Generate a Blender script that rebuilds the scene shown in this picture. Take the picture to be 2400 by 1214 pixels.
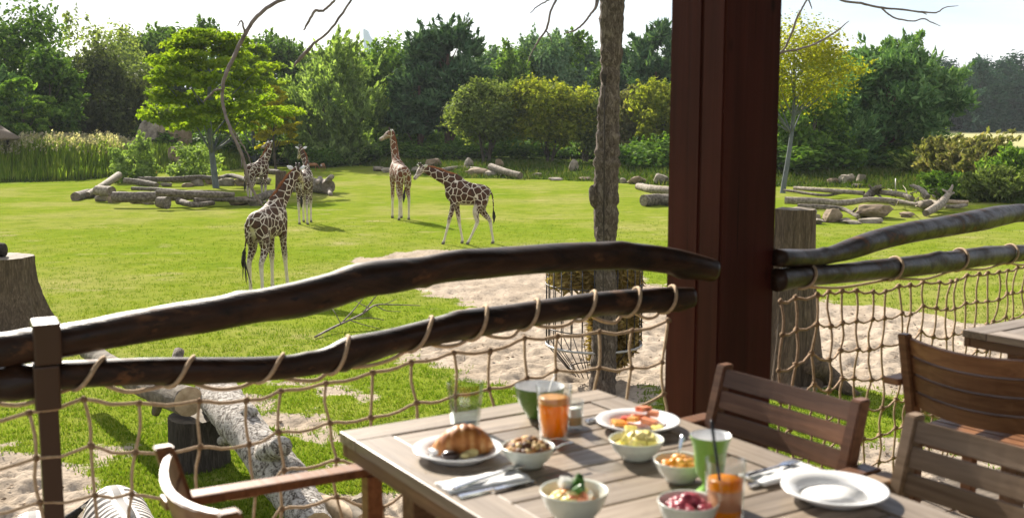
import bpy, bmesh, math, random
import numpy as np
from mathutils import Vector, Matrix, Quaternion

for _o in list(bpy.data.objects):
    bpy.data.objects.remove(_o)
scene = bpy.context.scene
COL = scene.collection

# ------------------------------------------------------------------ camera
F, CX, CY, HZ = 2500.0, 1200.0, 607.0, 290.0      # measured on the 2400 px photograph
CAMZ = 4.6
DECK = 3.02
PITCH = math.atan((CY - HZ) / F)
cd = bpy.data.cameras.new('camera')
cam = bpy.data.objects.new('camera', cd)
COL.objects.link(cam)
cam.location = (0, 0, CAMZ)
cam.rotation_euler = (math.pi / 2 - PITCH, 0, 0)
cd.sensor_width = 36.0
cd.lens = 36.0 * F / 2400.0
cd.clip_start = 0.1
cd.clip_end = 6000
cd.dof.use_dof = True
cd.dof.focus_distance = 40.0
cd.dof.aperture_fstop = 4.6
scene.camera = cam

# ------------------------------------------------------------------ light
SUN_AZ = Vector((-0.47, 0.88, 0)).normalized()      # where the sun stands, seen from above
SUN_EL = math.radians(31)
SUN_DIR = Vector((SUN_AZ.x * math.cos(SUN_EL), SUN_AZ.y * math.cos(SUN_EL), math.sin(SUN_EL)))
sd = bpy.data.lights.new('sun', 'SUN')
sd.energy = 5.0
sd.angle = math.radians(0.55)
sd.color = (1.0, 0.93, 0.82)
sun = bpy.data.objects.new('sun', sd)
COL.objects.link(sun)
sun.location = (-60, 80, 70)
sun.rotation_euler = SUN_DIR.to_track_quat('Z', 'Y').to_euler()

world = bpy.data.worlds.new('World')
scene.world = world
world.use_nodes = True
wn, wl = world.node_tree.nodes, world.node_tree.links
wn.clear()
w_out = wn.new('ShaderNodeOutputWorld')
w_bg = wn.new('ShaderNodeBackground')
w_sky = wn.new('ShaderNodeTexSky')
w_sky.sky_type = 'NISHITA'
w_sky.sun_disc = False
w_sky.sun_elevation = SUN_EL
w_sky.sun_rotation = math.atan2(SUN_AZ.x, SUN_AZ.y)
w_sky.air_density = 1.0
w_sky.dust_density = 1.5
w_bg.inputs['Strength'].default_value = 0.10
tc = wn.new('ShaderNodeTexCoord')
sep = wn.new('ShaderNodeSeparateXYZ')
wl.new(tc.outputs['Generated'], sep.inputs[0])
ad = wn.new('ShaderNodeMath'); ad.operation = 'ADD'; ad.inputs[1].default_value = 0.22
ab = wn.new('ShaderNodeMath'); ab.operation = 'ABSOLUTE'
wl.new(sep.outputs['Z'], ab.inputs[0]); wl.new(ab.outputs[0], ad.inputs[0])
dv = wn.new('ShaderNodeVectorMath'); dv.operation = 'DIVIDE'
cmb = wn.new('ShaderNodeCombineXYZ')
for k in range(3):
    wl.new(ad.outputs[0], cmb.inputs[k])
wl.new(tc.outputs['Generated'], dv.inputs[0]); wl.new(cmb.outputs[0], dv.inputs[1])
mp = wn.new('ShaderNodeMapping'); mp.inputs['Scale'].default_value = (0.55, 1.2, 0.4)
mp.inputs['Location'].default_value = (0.35, 0.2, 0.0)
wl.new(dv.outputs[0], mp.inputs[0])
nz = wn.new('ShaderNodeTexNoise'); nz.inputs['Scale'].default_value = 1.0
nz.inputs['Detail'].default_value = 5; nz.inputs['Roughness'].default_value = 0.5
wl.new(mp.outputs[0], nz.inputs['Vector'])
rp = wn.new('ShaderNodeValToRGB')
rp.color_ramp.elements[0].position = 0.40; rp.color_ramp.elements[0].color = (0.10, 0.10, 0.10, 1)
rp.color_ramp.elements[1].position = 0.58; rp.color_ramp.elements[1].color = (1, 1, 1, 1)
wl.new(nz.outputs['Fac'], rp.inputs[0])
mx = wn.new('ShaderNodeMix'); mx.data_type = 'RGBA'
wl.new(rp.outputs[0], mx.inputs['Factor'])
sk2 = wn.new('ShaderNodeMix'); sk2.data_type = 'RGBA'; sk2.blend_type = 'MULTIPLY'; sk2.inputs[0].default_value = 1.0
sk2.inputs[7].default_value = (0.50, 0.56, 0.68, 1)
wl.new(w_sky.outputs[0], sk2.inputs[6]); wl.new(sk2.outputs[2], mx.inputs[6])
mx.inputs[7].default_value = (4.35, 4.4, 4.5, 1)
wl.new(mx.outputs[2], w_bg.inputs['Color'])
wl.new(w_bg.outputs[0], w_out.inputs[0])

scene.view_settings.view_transform = 'Standard'
scene.view_settings.look = 'None'
scene.view_settings.gamma = 1.0
scene.view_settings.use_curve_mapping = False
scene.view_settings.exposure = 1.38
scene.render.engine = 'CYCLES'
scene.cycles.max_bounces = 8
scene.cycles.transparent_max_bounces = 16
scene.cycles.caustics_reflective = False
scene.cycles.caustics_refractive = False
scene.cycles.use_denoising = True
scene.cycles.sample_clamp_indirect = 6.0

# ------------------------------------------------------------------ measuring helpers
CAM = Vector((0, 0, CAMZ))
_fw = Vector((0, math.cos(PITCH), -math.sin(PITCH)))
_up = Vector((0, math.sin(PITCH), math.cos(PITCH)))

def ray(u, v):
    return _fw * F + Vector((1, 0, 0)) * (u - CX) + _up * (CY - v)

def P(u, v, Y):
    d = ray(u, v)
    return CAM + d * (Y / d.y)

def G(u, v, z=0.0):
    d = ray(u, v)
    return CAM + d * ((z - CAMZ) / d.z)

# ------------------------------------------------------------------ noise
def _hash(ix, iy, seed):
    h = (ix.astype(np.int64) * 374761393 + iy.astype(np.int64) * 668265263 + seed * 1442695041) & 0xffffffff
    h = ((h ^ (h >> 13)) * 1274126177) & 0xffffffff
    return ((h ^ (h >> 16)) & 0xffff) / 65535.0

def vnoise(x, y, seed=0):
    x = np.asarray(x, float); y = np.asarray(y, float)
    ix = np.floor(x); iy = np.floor(y)
    fx = x - ix; fy = y - iy
    fx = fx * fx * (3 - 2 * fx); fy = fy * fy * (3 - 2 * fy)
    a = _hash(ix, iy, seed); b = _hash(ix + 1, iy, seed)
    c = _hash(ix, iy + 1, seed); d = _hash(ix + 1, iy + 1, seed)
    return (a * (1 - fx) + b * fx) * (1 - fy) + (c * (1 - fx) + d * fx) * fy

# ------------------------------------------------------------------ terrain shape
EDGE = np.array([(-1400, 425), (0, 428), (180, 425), (330, 408), (560, 398), (640, 388), (760, 384), (880, 392),
                 (960, 408), (1100, 417), (1300, 420), (1560, 435), (1700, 438), (1900, 436), (2100, 444),
                 (2250, 462), (2400, 480), (3600, 500)], float)

def edge_dist(x, y):
    u = CX + F * np.asarray(x) / np.maximum(np.asarray(y), 5.0)
    v = np.interp(u, EDGE[:, 0], EDGE[:, 1])
    return CAMZ * F / (v - HZ)

def hgt(x, y):
    x = np.asarray(x, float); y = np.asarray(y, float)
    e = edge_dist(x, y)
    t = np.clip((y - e) / 7.0, 0, 1)
    z = 0.75 * t * t * (3 - 2 * t)
    z = z + 0.0085 * np.clip(y - 105, 0, 260)
    z = z + 0.12 * (vnoise(x / 9, y / 9, 3) - 0.5) * np.clip((y - 12) / 30, 0, 1)
    return z

def ground_at(u, v):
    z = 0.0
    for _ in range(12):
        p = G(u, v, z)
        z = 0.5 * z + 0.5 * float(hgt(p.x, p.y))
    p = G(u, v, z)
    return Vector((p.x, p.y, float(hgt(p.x, p.y))))

# ------------------------------------------------------------------ object helpers
def tag(o, label=None, cat=None, group=None, kind=None):
    if label: o['label'] = label
    if cat: o['category'] = cat
    if group: o['group'] = group
    if kind: o['kind'] = kind
    return o

def link(o, parent=None):
    COL.objects.link(o)
    if parent is not None:
        o.parent = parent
    return o

def empty(name, loc, rz=0.0, label=None, cat=None, group=None):
    o = bpy.data.objects.new(name, None)
    o.empty_display_size = 0.1
    o.location = loc
    o.rotation_euler = (0, 0, rz)
    COL.objects.link(o)
    return tag(o, label, cat, group)

def new_obj(name, me, mat=None, parent=None, loc=(0, 0, 0), rot=None):
    if mat is not None and not me.materials:
        me.materials.append(mat)
    o = bpy.data.objects.new(name, me)
    o.location = loc
    if rot is not None:
        o.rotation_euler = rot
    return link(o, parent)

def mesh_np(name, V, Fs, smooth=False):
    """V (n,3); Fs (m,k) all polygons with k corners"""
    V = np.ascontiguousarray(V, np.float32); Fs = np.ascontiguousarray(Fs, np.int32)
    me = bpy.data.meshes.new(name)
    m, k = Fs.shape
    me.vertices.add(len(V)); me.vertices.foreach_set('co', V.ravel())
    me.loops.add(m * k); me.loops.foreach_set('vertex_index', Fs.ravel())
    me.polygons.add(m)
    me.polygons.foreach_set('loop_start', np.arange(0, m * k, k, dtype=np.int32))
    me.polygons.foreach_set('use_smooth', np.full(m, bool(smooth)))
    me.update(calc_edges=True)
    return me

class MB:
    """collects plain geometry into one mesh"""
    def __init__(self): self.v = []; self.f = []
    def add(self, V, Fc, M=None):
        b = len(self.v)
        if M is not None: V = [M @ Vector(p) for p in V]
        self.v.extend([tuple(p) for p in V]); self.f.extend([tuple(i + b for i in f) for f in Fc])
        return self
    def mesh(self, name, smooth=True):
        me = bpy.data.meshes.new(name)
        me.from_pydata(self.v, [], self.f)
        if smooth:
            me.polygons.foreach_set('use_smooth', np.full(len(me.polygons), True))
        me.update()
        return me

def spline(pts, n):
    """Catmull-Rom through points (any dimension) -> n samples"""
    A = np.array([list(p) for p in pts], float)
    if len(A) == 2:
        t = np.linspace(0, 1, n)[:, None]
        return A[0] * (1 - t) + A[1] * t
    A = np.vstack([2 * A[0] - A[1], A, 2 * A[-1] - A[-2]])
    m = len(A) - 3
    t = np.linspace(0, m - 1e-9, n); i = t.astype(int); f = (t - i)[:, None]
    p0, p1, p2, p3 = A[i], A[i + 1], A[i + 2], A[i + 3]
    return 0.5 * (2 * p1 + (p2 - p0) * f + (2 * p0 - 5 * p1 + 4 * p2 - p3) * f ** 2 + (3 * p1 - p0 - 3 * p2 + p3) * f ** 3)

def tube_geo(pts, rad, seg=8, ref=None, cap=True, rough=0.0, rng=None):
    """loft of ellipses. rad: list of r or (r_side, r_up)"""
    pts = [Vector(p) for p in pts]
    n = len(pts)
    V = []; Fc = []
    prev = None
    for i, p in enumerate(pts):
        t = (pts[min(i + 1, n - 1)] - pts[max(i - 1, 0)])
        if t.length < 1e-9: t = Vector((0, 0, 1))
        t.normalize()
        if ref is not None:
            side = Vector(ref).cross(t)
            if side.length < 1e-4: side = t.orthogonal()
            side.normalize()
            if prev is not None and side.dot(prev) < 0: side = -side
        elif prev is None:
            side = t.orthogonal().normalized()
        else:
            side = (prev - t * prev.dot(t))
            side = side.normalized() if side.length > 1e-6 else t.orthogonal().normalized()
        prev = side
        upv = t.cross(side).normalized()
        r = rad[i] if hasattr(rad, '__len__') else rad
        ra, rb = (r if hasattr(r, '__len__') else (r, r))
        for k in range(seg):
            a = 2 * math.pi * k / seg
            q = 1.0 + (rng.uniform(-rough, rough) if rough else 0)
            V.append(p + side * (math.cos(a) * ra * q) + upv * (math.sin(a) * rb * q))
    for i in range(n - 1):
        for k in range(seg):
            a, b = i * seg + k, i * seg + (k + 1) % seg
            Fc.append((a, b, b + seg, a + seg))
    if cap:
        Fc.append(tuple(range(seg - 1, -1, -1)))
        Fc.append(tuple(range((n - 1) * seg, n * seg)))
    return V, Fc

def lathe_geo(prof, seg=32):
    V = []; Fc = []
    rings = []
    for r, z in prof:
        if r < 1e-6:
            rings.append([len(V)]); V.append((0, 0, z))
        else:
            s = len(V); rings.append(list(range(s, s + seg)))
            for k in range(seg):
                a = 2 * math.pi * k / seg
                V.append((r * math.cos(a), r * math.sin(a), z))
    for A, B in zip(rings, rings[1:]):
        if len(A) == 1 and len(B) == 1: continue
        for k in range(seg):
            k2 = (k + 1) % seg
            if len(A) == 1: Fc.append((A[0], B[k], B[k2]))
            elif len(B) == 1: Fc.append((A[k], A[k2], B[0]))
            else: Fc.append((A[k], A[k2], B[k2], B[k]))
    return V, Fc

_boxes = {}
def box_mesh(sx, sy, sz, bev=0.004, name='box'):
    key = (round(sx, 4), round(sy, 4), round(sz, 4), bev)
    if key in _boxes: return _boxes[key].copy()
    bm = bmesh.new()
    bmesh.ops.create_cube(bm, size=1.0)
    for v in bm.verts: v.co = Vector((v.co.x * sx, v.co.y * sy, v.co.z * sz))
    if bev > 0:
        bmesh.ops.bevel(bm, geom=list(bm.edges), offset=bev, segments=2, affect='EDGES', profile=0.6)
    me = bpy.data.meshes.new(name); bm.to_mesh(me); bm.free()
    _boxes[key] = me
    return me.copy()

def box(name, size, mat, loc, rot=None, parent=None, bev=0.004):
    return new_obj(name, box_mesh(*size, bev=bev, name=name), mat, parent, loc, rot)

def tube(name, pts, rad, mat, parent=None, seg=8, n=None, ref=None, rough=0.0, rng=None, smooth=True, loc=(0, 0, 0)):
    if n:
        if not hasattr(rad, '__len__'): rad = [rad] * len(pts)
        R = spline([(r if hasattr(r, '__len__') else (r, r)) for r in rad], n)
        pts = spline(pts, n); rad = [tuple(np.maximum(r, 1e-4)) for r in R]
    V, Fc = tube_geo(pts, rad, seg, ref, True, rough, rng)
    return new_obj(name, MB().add(V, Fc).mesh(name, smooth), mat, parent, loc)

def copy_tree(o, parent=None):
    c = o.copy(); COL.objects.link(c)
    if parent is not None: c.parent = parent
    for ch in list(o.children):
        copy_tree(ch, c)
    return c

# ------------------------------------------------------------------ materials
def ncol(c): return (c[0], c[1], c[2], 1.0)

class MT:
    def __init__(self, name, rough=0.6, spec=0.5):
        self.m = bpy.data.materials.new(name); self.m.use_nodes = True
        self.n = self.m.node_tree.nodes; self.l = self.m.node_tree.links
        self.b = self.n['Principled BSDF']; self.out = self.n['Material Output']
        self.b.inputs['Roughness'].default_value = rough
        self.b.inputs['Specular IOR Level'].default_value = spec
        self.tc = self.n.new('ShaderNodeTexCoord')
    def coords(self, scale=(1, 1, 1), kind='Object', random_offset=False):
        m = self.n.new('ShaderNodeMapping'); m.inputs['Scale'].default_value = scale
        self.l.new(self.tc.outputs[kind], m.inputs[0])
        if random_offset:
            oi = self.n.new('ShaderNodeObjectInfo')
            mu = self.n.new('ShaderNodeMath'); mu.operation = 'MULTIPLY'; mu.inputs[1].default_value = 37.0
            self.l.new(oi.outputs['Random'], mu.inputs[0])
            cb = self.n.new('ShaderNodeCombineXYZ')
            for k in range(3): self.l.new(mu.outputs[0], cb.inputs[k])
            self.l.new(cb.outputs[0], m.inputs['Location'])
        return m.outputs[0]
    def noise(self, vec, scale=5, detail=4, rough=0.55, dist=0.0):
        x = self.n.new('ShaderNodeTexNoise')
        x.inputs['Scale'].default_value = scale; x.inputs['Detail'].default_value = detail
        x.inputs['Roughness'].default_value = rough; x.inputs['Distortion'].default_value = dist
        if vec is not None: self.l.new(vec, x.inputs['Vector'])
        return x.outputs['Fac']
    def ramp(self, fac, stops):
        r = self.n.new('ShaderNodeValToRGB')
        e = r.color_ramp.elements
        while len(e) < len(stops): e.new(0.5)
        for k, (p, c) in enumerate(stops):
            e[k].position = p; e[k].color = ncol(c) if hasattr(c, '__len__') else (c, c, c, 1)
        self.l.new(fac, r.inputs[0])
        return r.outputs[0]
    def mix(self, fac, a, b, mode='MIX'):
        x = self.n.new('ShaderNodeMix'); x.data_type = 'RGBA'; x.blend_type = mode
        for val, key in ((fac, 0), (a, 6), (b, 7)):
            if hasattr(val, 'is_linked') or hasattr(val, 'links'): self.l.new(val, x.inputs[key])
            elif key == 0: x.inputs[0].default_value = val
            else: x.inputs[key].default_value = ncol(val)
        return x.outputs[2]
    def math(self, op, a, b=0.0, clamp=False):
        x = self.n.new('ShaderNodeMath'); x.operation = op; x.use_clamp = clamp
        for k, val in enumerate((a, b)):
            if hasattr(val, 'links'): self.l.new(val, x.inputs[k])
            else: x.inputs[k].default_value = val
        return x.outputs[0]
    def color(self, c):
        if hasattr(c, 'links'): self.l.new(c, self.b.inputs['Base Color'])
        else: self.b.inputs['Base Color'].default_value = ncol(c)
        return self
    def bump(self, h, strength=0.4, dist=0.02):
        x = self.n.new('ShaderNodeBump'); x.inputs['Strength'].default_value = strength
        x.inputs['Distance'].default_value = dist
        self.l.new(h, x.inputs['Height']); self.l.new(x.outputs[0], self.b.inputs['Normal'])
        return self
    def rough(self, r):
        self.l.new(r, self.b.inputs['Roughness']); return self

def wood_mat(name, dark, light, rough=0.55, grain=60.0, along=3.0, bump=0.25, spec=0.4, axis='X'):
    t = MT(name, rough, spec)
    vec = t.coords((along, grain, grain) if axis == 'X' else (grain, grain, along), random_offset=True)
    f = t.noise(vec, 1.0, 5, 0.6, 0.6)
    c = t.ramp(f, [(0.28, dark), (0.72, light)])
    vec2 = t.coords((1.5, 4, 4), random_offset=True)
    f2 = t.noise(vec2, 1.2, 3, 0.5)
    oi = t.n.new('ShaderNodeObjectInfo')
    r = t.math('MULTIPLY', oi.outputs['Random'], 0.5)
    f3 = t.math('ADD', t.math('MULTIPLY', f2, 0.6), r)
    sh = t.ramp(f3, [(0.2, 0.62), (0.8, 1.22)])
    c = t.mix(1.0, c, sh, 'MULTIPLY')
    f4 = t.noise(t.coords((6, 9, 9) if axis == 'X' else (9, 9, 6), random_offset=True), 1.0, 5, 0.7)
    c = t.mix(t.ramp(f4, [(0.60, 0.0), (0.74, 0.55)]), c, tuple(x * 0.8 for x in dark))
    t.color(c).bump(f, bump, 0.004)
    t.rough(t.ramp(f, [(0.2, min(1, rough + 0.12)), (0.8, max(0.05, rough - 0.1))]))
    return t.m

def noise_mat(name, stops, scale=4.0, rough=0.8, bump=0.4, bdist=0.03, stretch=(1, 1, 1), detail=6, spec=0.3, bscale=None):
    t = MT(name, rough, spec)
    vec = t.coords(stretch, random_offset=True)
    f = t.noise(vec, scale, detail, 0.62)
    t.color(t.ramp(f, stops))
    if bump:
        h = f if bscale is None else t.noise(vec, bscale, 5, 0.65)
        t.bump(h, bump, bdist)
    return t.m

def plain_mat(name, c, rough=0.4, spec=0.5, metallic=0.0):
    t = MT(name, rough, spec); t.color(c); t.b.inputs['Metallic'].default_value = metallic
    f = t.noise(t.coords(), 14, 3)
    t.rough(t.ramp(f, [(0.3, max(0.03, rough - 0.07)), (0.7, min(1, rough + 0.07))]))
    return t.m

def leaf_mat(name, cols, trans=0.35, patch=0.35, rough=0.45):
    """cols: three colours, dark to light; varied leaf by leaf and clump by clump"""
    t = MT(name, max(rough, 0.6), 0.02)
    geo = t.n.new('ShaderNodeNewGeometry')
    big = t.noise(t.coords(), patch, 2, 0.5)
    f = t.math('ADD', t.math('MULTIPLY', geo.outputs['Random Per Island'], 0.55), t.math('MULTIPLY', big, 0.6))
    c = t.ramp(f, [(0.2, cols[0]), (0.55, cols[1]), (0.92, cols[2])])
    t.color(c)
    tr = t.n.new('ShaderNodeBsdfTranslucent')
    warm = t.mix(1.0, c, (1.25, 1.35, 0.55), 'MULTIPLY')
    t.l.new(warm, tr.inputs['Color'])
    ms = t.n.new('ShaderNodeMixShader'); ms.inputs[0].default_value = trans
    t.l.new(t.b.outputs[0], ms.inputs[1]); t.l.new(tr.outputs[0], ms.inputs[2])
    t.l.new(ms.outputs[0], t.out.inputs['Surface'])
    return t.m

def glass_mat(name, tint=(0.93, 0.95, 0.95), rough=0.02):
    """thin clear glass: tinted see-through with a fresnel reflection"""
    t = MT(name, rough, 0.5)
    tr = t.n.new('ShaderNodeBsdfTransparent'); tr.inputs['Color'].default_value = ncol(tint)
    gl = t.n.new('ShaderNodeBsdfGlossy'); gl.inputs['Roughness'].default_value = rough
    lw = t.n.new('ShaderNodeLayerWeight'); lw.inputs['Blend'].default_value = 0.5
    f5 = t.math('ADD', t.math('MULTIPLY', t.math('POWER', lw.outputs['Facing'], 3.0), 0.65), 0.05)
    ms = t.n.new('ShaderNodeMixShader')
    t.l.new(f5, ms.inputs[0]); t.l.new(tr.outputs[0], ms.inputs[1]); t.l.new(gl.outputs[0], ms.inputs[2])
    t.l.new(ms.outputs[0], t.out.inputs['Surface'])
    t.n.remove(t.b)
    return t.m

M = {}
M['bark'] = noise_mat('tree_bark', [(0.3, (0.035, 0.028, 0.02)), (0.7, (0.13, 0.105, 0.08))], 3.0, 0.9, 0.8, 0.05, (3, 3, 0.8))
M['bark_blue'] = noise_mat('smooth_grey_bark', [(0.3, (0.07, 0.08, 0.09)), (0.7, (0.15, 0.165, 0.18))], 2.0, 0.8, 0.4, 0.03, (2, 2, 1))
M['bark_pine'] = noise_mat('pine_bark', [(0.3, (0.06, 0.035, 0.025)), (0.7, (0.20, 0.12, 0.085))], 3.0, 0.9, 0.8, 0.05, (3, 3, 0.8))
M['deadwood'] = noise_mat('weathered_wood', [(0.25, (0.075, 0.058, 0.042)), (0.5, (0.22, 0.18, 0.135)), (0.75, (0.42, 0.37, 0.30))], 2.2, 0.85, 0.7, 0.03, (3, 3, 3), bscale=9)
M['greylog'] = noise_mat('grey_log_wood', [(0.3, (0.045, 0.036, 0.028)), (0.5, (0.13, 0.105, 0.08)), (0.75, (0.30, 0.26, 0.21))], 2.6, 0.88, 0.8, 0.04, (2.5, 2.5, 2.5), bscale=8)
M['paleend'] = noise_mat('cut_wood', [(0.3, (0.28, 0.19, 0.11)), (0.7, (0.52, 0.40, 0.27))], 9, 0.8, 0.3, 0.01)
M['cutdark'] = noise_mat('old_cut_wood', [(0.3, (0.07, 0.055, 0.04)), (0.7, (0.22, 0.18, 0.13))], 7, 0.85, 0.5, 0.02)
M['twig'] = noise_mat('twig_wood', [(0.3, (0.075, 0.055, 0.05)), (0.7, (0.24, 0.19, 0.17))], 5, 0.8, 0.4, 0.01)
M['rock'] = noise_mat('rock', [(0.25, (0.09, 0.078, 0.06)), (0.5, (0.24, 0.20, 0.15)), (0.75, (0.42, 0.37, 0.29))], 1.8, 0.9, 0.8, 0.05, bscale=7)
M['rock_brown'] = noise_mat('brown_rock', [(0.25, (0.10, 0.07, 0.045)), (0.5, (0.22, 0.16, 0.10)), (0.75, (0.36, 0.28, 0.19))], 1.6, 0.9, 0.8, 0.05, bscale=6)

# ================================================================== THE SETTING
# ------------------------------------------------------------------ ground sheet
SAND = [
    [(850, 606), (900, 596), (1010, 584), (1120, 590), (1300, 600), (1480, 615), (1545, 668), (1700, 690), (1830, 690),
     (1900, 703), (2000, 710), (2100, 722), (2190, 742), (2260, 752), (2420, 762), (2700, 790), (2700, 960), (2240, 945),
     (2050, 925), (1950, 905), (1830, 930), (1560, 918), (1530, 950), (1480, 1010), (1300, 985), (1210, 925), (1090, 890),
     (940, 840), (960, 800), (1060, 742), (1100, 718), (1050, 700), (960, 682), (905, 676), (855, 650)],
    [(530, 925), (640, 935), (720, 975), (790, 1030), (810, 1075), (730, 1062), (650, 1000), (560, 960)],
    [(560, 888), (700, 882), (860, 922), (850, 938), (700, 912), (560, 906)],
    [(-300, 1035), (60, 1045), (150, 1078), (225, 1130), (212, 1214), (300, 1280), (-400, 1500)],
    [(212, 1048), (268, 1052), (262, 1105), (205, 1100)],
    [(760, 1165), (900, 1128), (1000, 1150), (1300, 1500), (650, 1500), (715, 1214)],
    [(2030, 1040), (2110, 1020), (2400, 1070), (2700, 1500), (1900, 1500)],
]

def poly_sd(px, py, poly):
    """signed distance in metres, positive inside"""
    A = np.array(poly); B = np.roll(A, -1, axis=0)
    d = np.full(px.shape, 1e9); ins = np.zeros(px.shape, bool)
    for (ax, ay), (bx, by) in zip(A, B):
        ex, ey = bx - ax, by - ay
        t = np.clip(((px - ax) * ex + (py - ay) * ey) / (ex * ex + ey * ey + 1e-12), 0, 1)
        d = np.minimum(d, np.hypot(px - ax - t * ex, py - ay - t * ey))
        c = ((ay > py) != (by > py)) & (px < (bx - ax) * (py - ay) / (by - ay + 1e-12) + ax)
        ins ^= c
    return np.where(ins, d, -d)

SAND_M = [[(G(u, v).x, G(u, v).y) for u, v in poly] for poly in SAND]

def sand_sd(x, y):
    s = np.full(np.shape(x), -9.0)
    for poly in SAND_M:
        s = np.maximum(s, poly_sd(x, y, poly))
    s = s + 0.9 * (vnoise(x * 1.3, y * 1.3, 11) - 0.5) + 0.5 * (vnoise(x * 4, y * 4, 12) - 0.5)
    return s

def build_ground():
    a_in = np.radians(np.linspace(-34, 34, 430))
    a_out = np.radians(np.linspace(34, 326, 60)[1:-1])
    ang = np.concatenate([a_in, a_out])
    r = [0.02, 2.0, 4.0, 6.0, 7.5]
    inv = np.linspace(1 / 8.6, 1 / 190.0, 430)
    r = np.concatenate([r, 1 / inv, np.geomspace(200, 3500, 24)])
    na, nr = len(ang), len(r)
    X = r[:, None] * np.sin(ang)[None, :]; Y = r[:, None] * np.cos(ang)[None, :]
    Z = hgt(X, Y)
    near = Y > 4
    sd = np.full(X.shape, -9.0)
    msk = near & (np.abs(X) < 45) & (Y < 60)
    sd[msk] = sand_sd(X[msk], Y[msk])
    e = edge_dist(X, Y)
    sand = np.clip(0.5 + sd / 1.2, 0, 1)
    churn = (vnoise(X * 2.3, Y * 2.3, 21) - 0.5) * 0.10 + (vnoise(X * 6, Y * 6, 22) - 0.5) * 0.15
    k = np.clip(sd / 0.8, 0, 1)
    Z = Z + np.where(Y > 4, k * (churn - 0.05), 0)
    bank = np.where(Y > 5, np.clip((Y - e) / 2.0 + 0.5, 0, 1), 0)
    uu = CX + F * X / np.maximum(Y, 5)
    field = np.clip((Y - 150) / 12, 0, 1) * (uu > 1900)
    V = np.stack([X, Y, Z], -1).reshape(-1, 3)
    i = np.arange(nr - 1)[:, None]; j = np.arange(na)[None, :]
    j2 = (j + 1) % na
    Fq = np.stack([i * na + j, (i + 1) * na + j, (i + 1) * na + j2, i * na + j2], -1).reshape(-1, 4)
    Fq = Fq[:, ::-1]
    me = mesh_np('ground', V, Fq, True)
    at = me.attributes.new('zones', 'FLOAT_COLOR', 'POINT')
    C = np.zeros((len(V), 4), np.float32)
    C[:, 0] = sand.ravel(); C[:, 1] = bank.ravel(); C[:, 2] = field.ravel(); C[:, 3] = 1
    at.data.foreach_set('color', C.ravel())
    return me

t = MT('ground_cover', 1.0, 0.0)
zn = t.n.new('ShaderNodeAttribute'); zn.attribute_name = 'zones'
zs = t.n.new('ShaderNodeSeparateColor'); t.l.new(zn.outputs['Color'], zs.inputs[0])
co = t.coords()
n_big = t.noise(co, 0.12, 4, 0.6)
n_mid = t.noise(co, 0.9, 5, 0.65)
n_fin = t.noise(co, 9.0, 5, 0.7)
n_blade = t.noise(t.coords((26, 9, 9)), 1.0, 4, 0.7)
g1 = t.ramp(n_big, [(0.26, (0.115, 0.180, 0.012)), (0.48, (0.160, 0.200, 0.022)), (0.72, (0.240, 0.232, 0.070))])
g2 = t.ramp(n_mid, [(0.25, (0.66, 0.74, 0.6)), (0.5, (1, 1, 1)), (0.75, (1.22, 1.10, 1.5))])
g = t.mix(1.0, g1, g2, 'MULTIPLY')
n_spot = t.noise(t.coords((1.0, 2.2, 1.0)), 2.6, 5, 0.7)
g = t.mix(1.0, g, t.ramp(n_spot, [(0.28, (0.45, 0.56, 0.35)), (0.42, (1, 1, 1)), (0.62, (1, 1, 1)), (0.78, (1.22, 1.12, 1.5))]), 'MULTIPLY')
g3 = t.ramp(n_blade, [(0.25, 0.62), (0.5, 1.0), (0.78, 1.25)])
g = t.mix(1.0, g, g3, 'MULTIPLY')
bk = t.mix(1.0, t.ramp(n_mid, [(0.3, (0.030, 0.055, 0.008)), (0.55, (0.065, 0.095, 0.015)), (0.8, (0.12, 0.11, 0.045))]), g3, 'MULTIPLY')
n_dry = t.noise(t.coords((0.35, 0.6, 0.35)), 1.0, 5, 0.62)
g = t.mix(t.ramp(n_dry, [(0.60, 0.0), (0.70, 0.55)]), g, t.mix(1.0, (0.33, 0.27, 0.15), g3, 'MULTIPLY'))
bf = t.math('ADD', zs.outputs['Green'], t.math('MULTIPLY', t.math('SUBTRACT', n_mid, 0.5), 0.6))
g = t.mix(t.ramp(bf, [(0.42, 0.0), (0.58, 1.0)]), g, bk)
g = t.mix(zs.outputs['Blue'], g, (0.36, 0.34, 0.17))
s1 = t.ramp(n_mid, [(0.3, (0.30, 0.240, 0.180)), (0.7, (0.43, 0.358, 0.282))])
s2 = t.ramp(n_fin, [(0.28, 0.42), (0.46, 0.95), (0.75, 1.15)])
s = t.mix(1.0, s1, s2, 'MULTIPLY')
vo = t.n.new('ShaderNodeTexVoronoi'); vo.inputs['Scale'].default_value = 5.5; t.l.new(co, vo.inputs['Vector'])
s = t.mix(t.ramp(vo.outputs['Distance'], [(0.045, 0.85), (0.075, 0.0)]), s, (0.09, 0.065, 0.045))
sf = t.math('ADD', zs.outputs['Red'], t.math('MULTIPLY', t.math('SUBTRACT', n_fin, 0.5), 0.55))
sm = t.ramp(sf, [(0.46, 0.0), (0.56, 1.0)])
t.color(t.mix(sm, g, s))
hb = t.math('ADD', t.math('MULTIPLY', n_fin, 0.7), t.math('MULTIPLY', n_blade, 0.6))
t.bump(hb, 0.75, 0.05)
M['ground'] = t.m
ground = tag(new_obj('ground', build_ground(), M['ground']), kind='structure')

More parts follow.
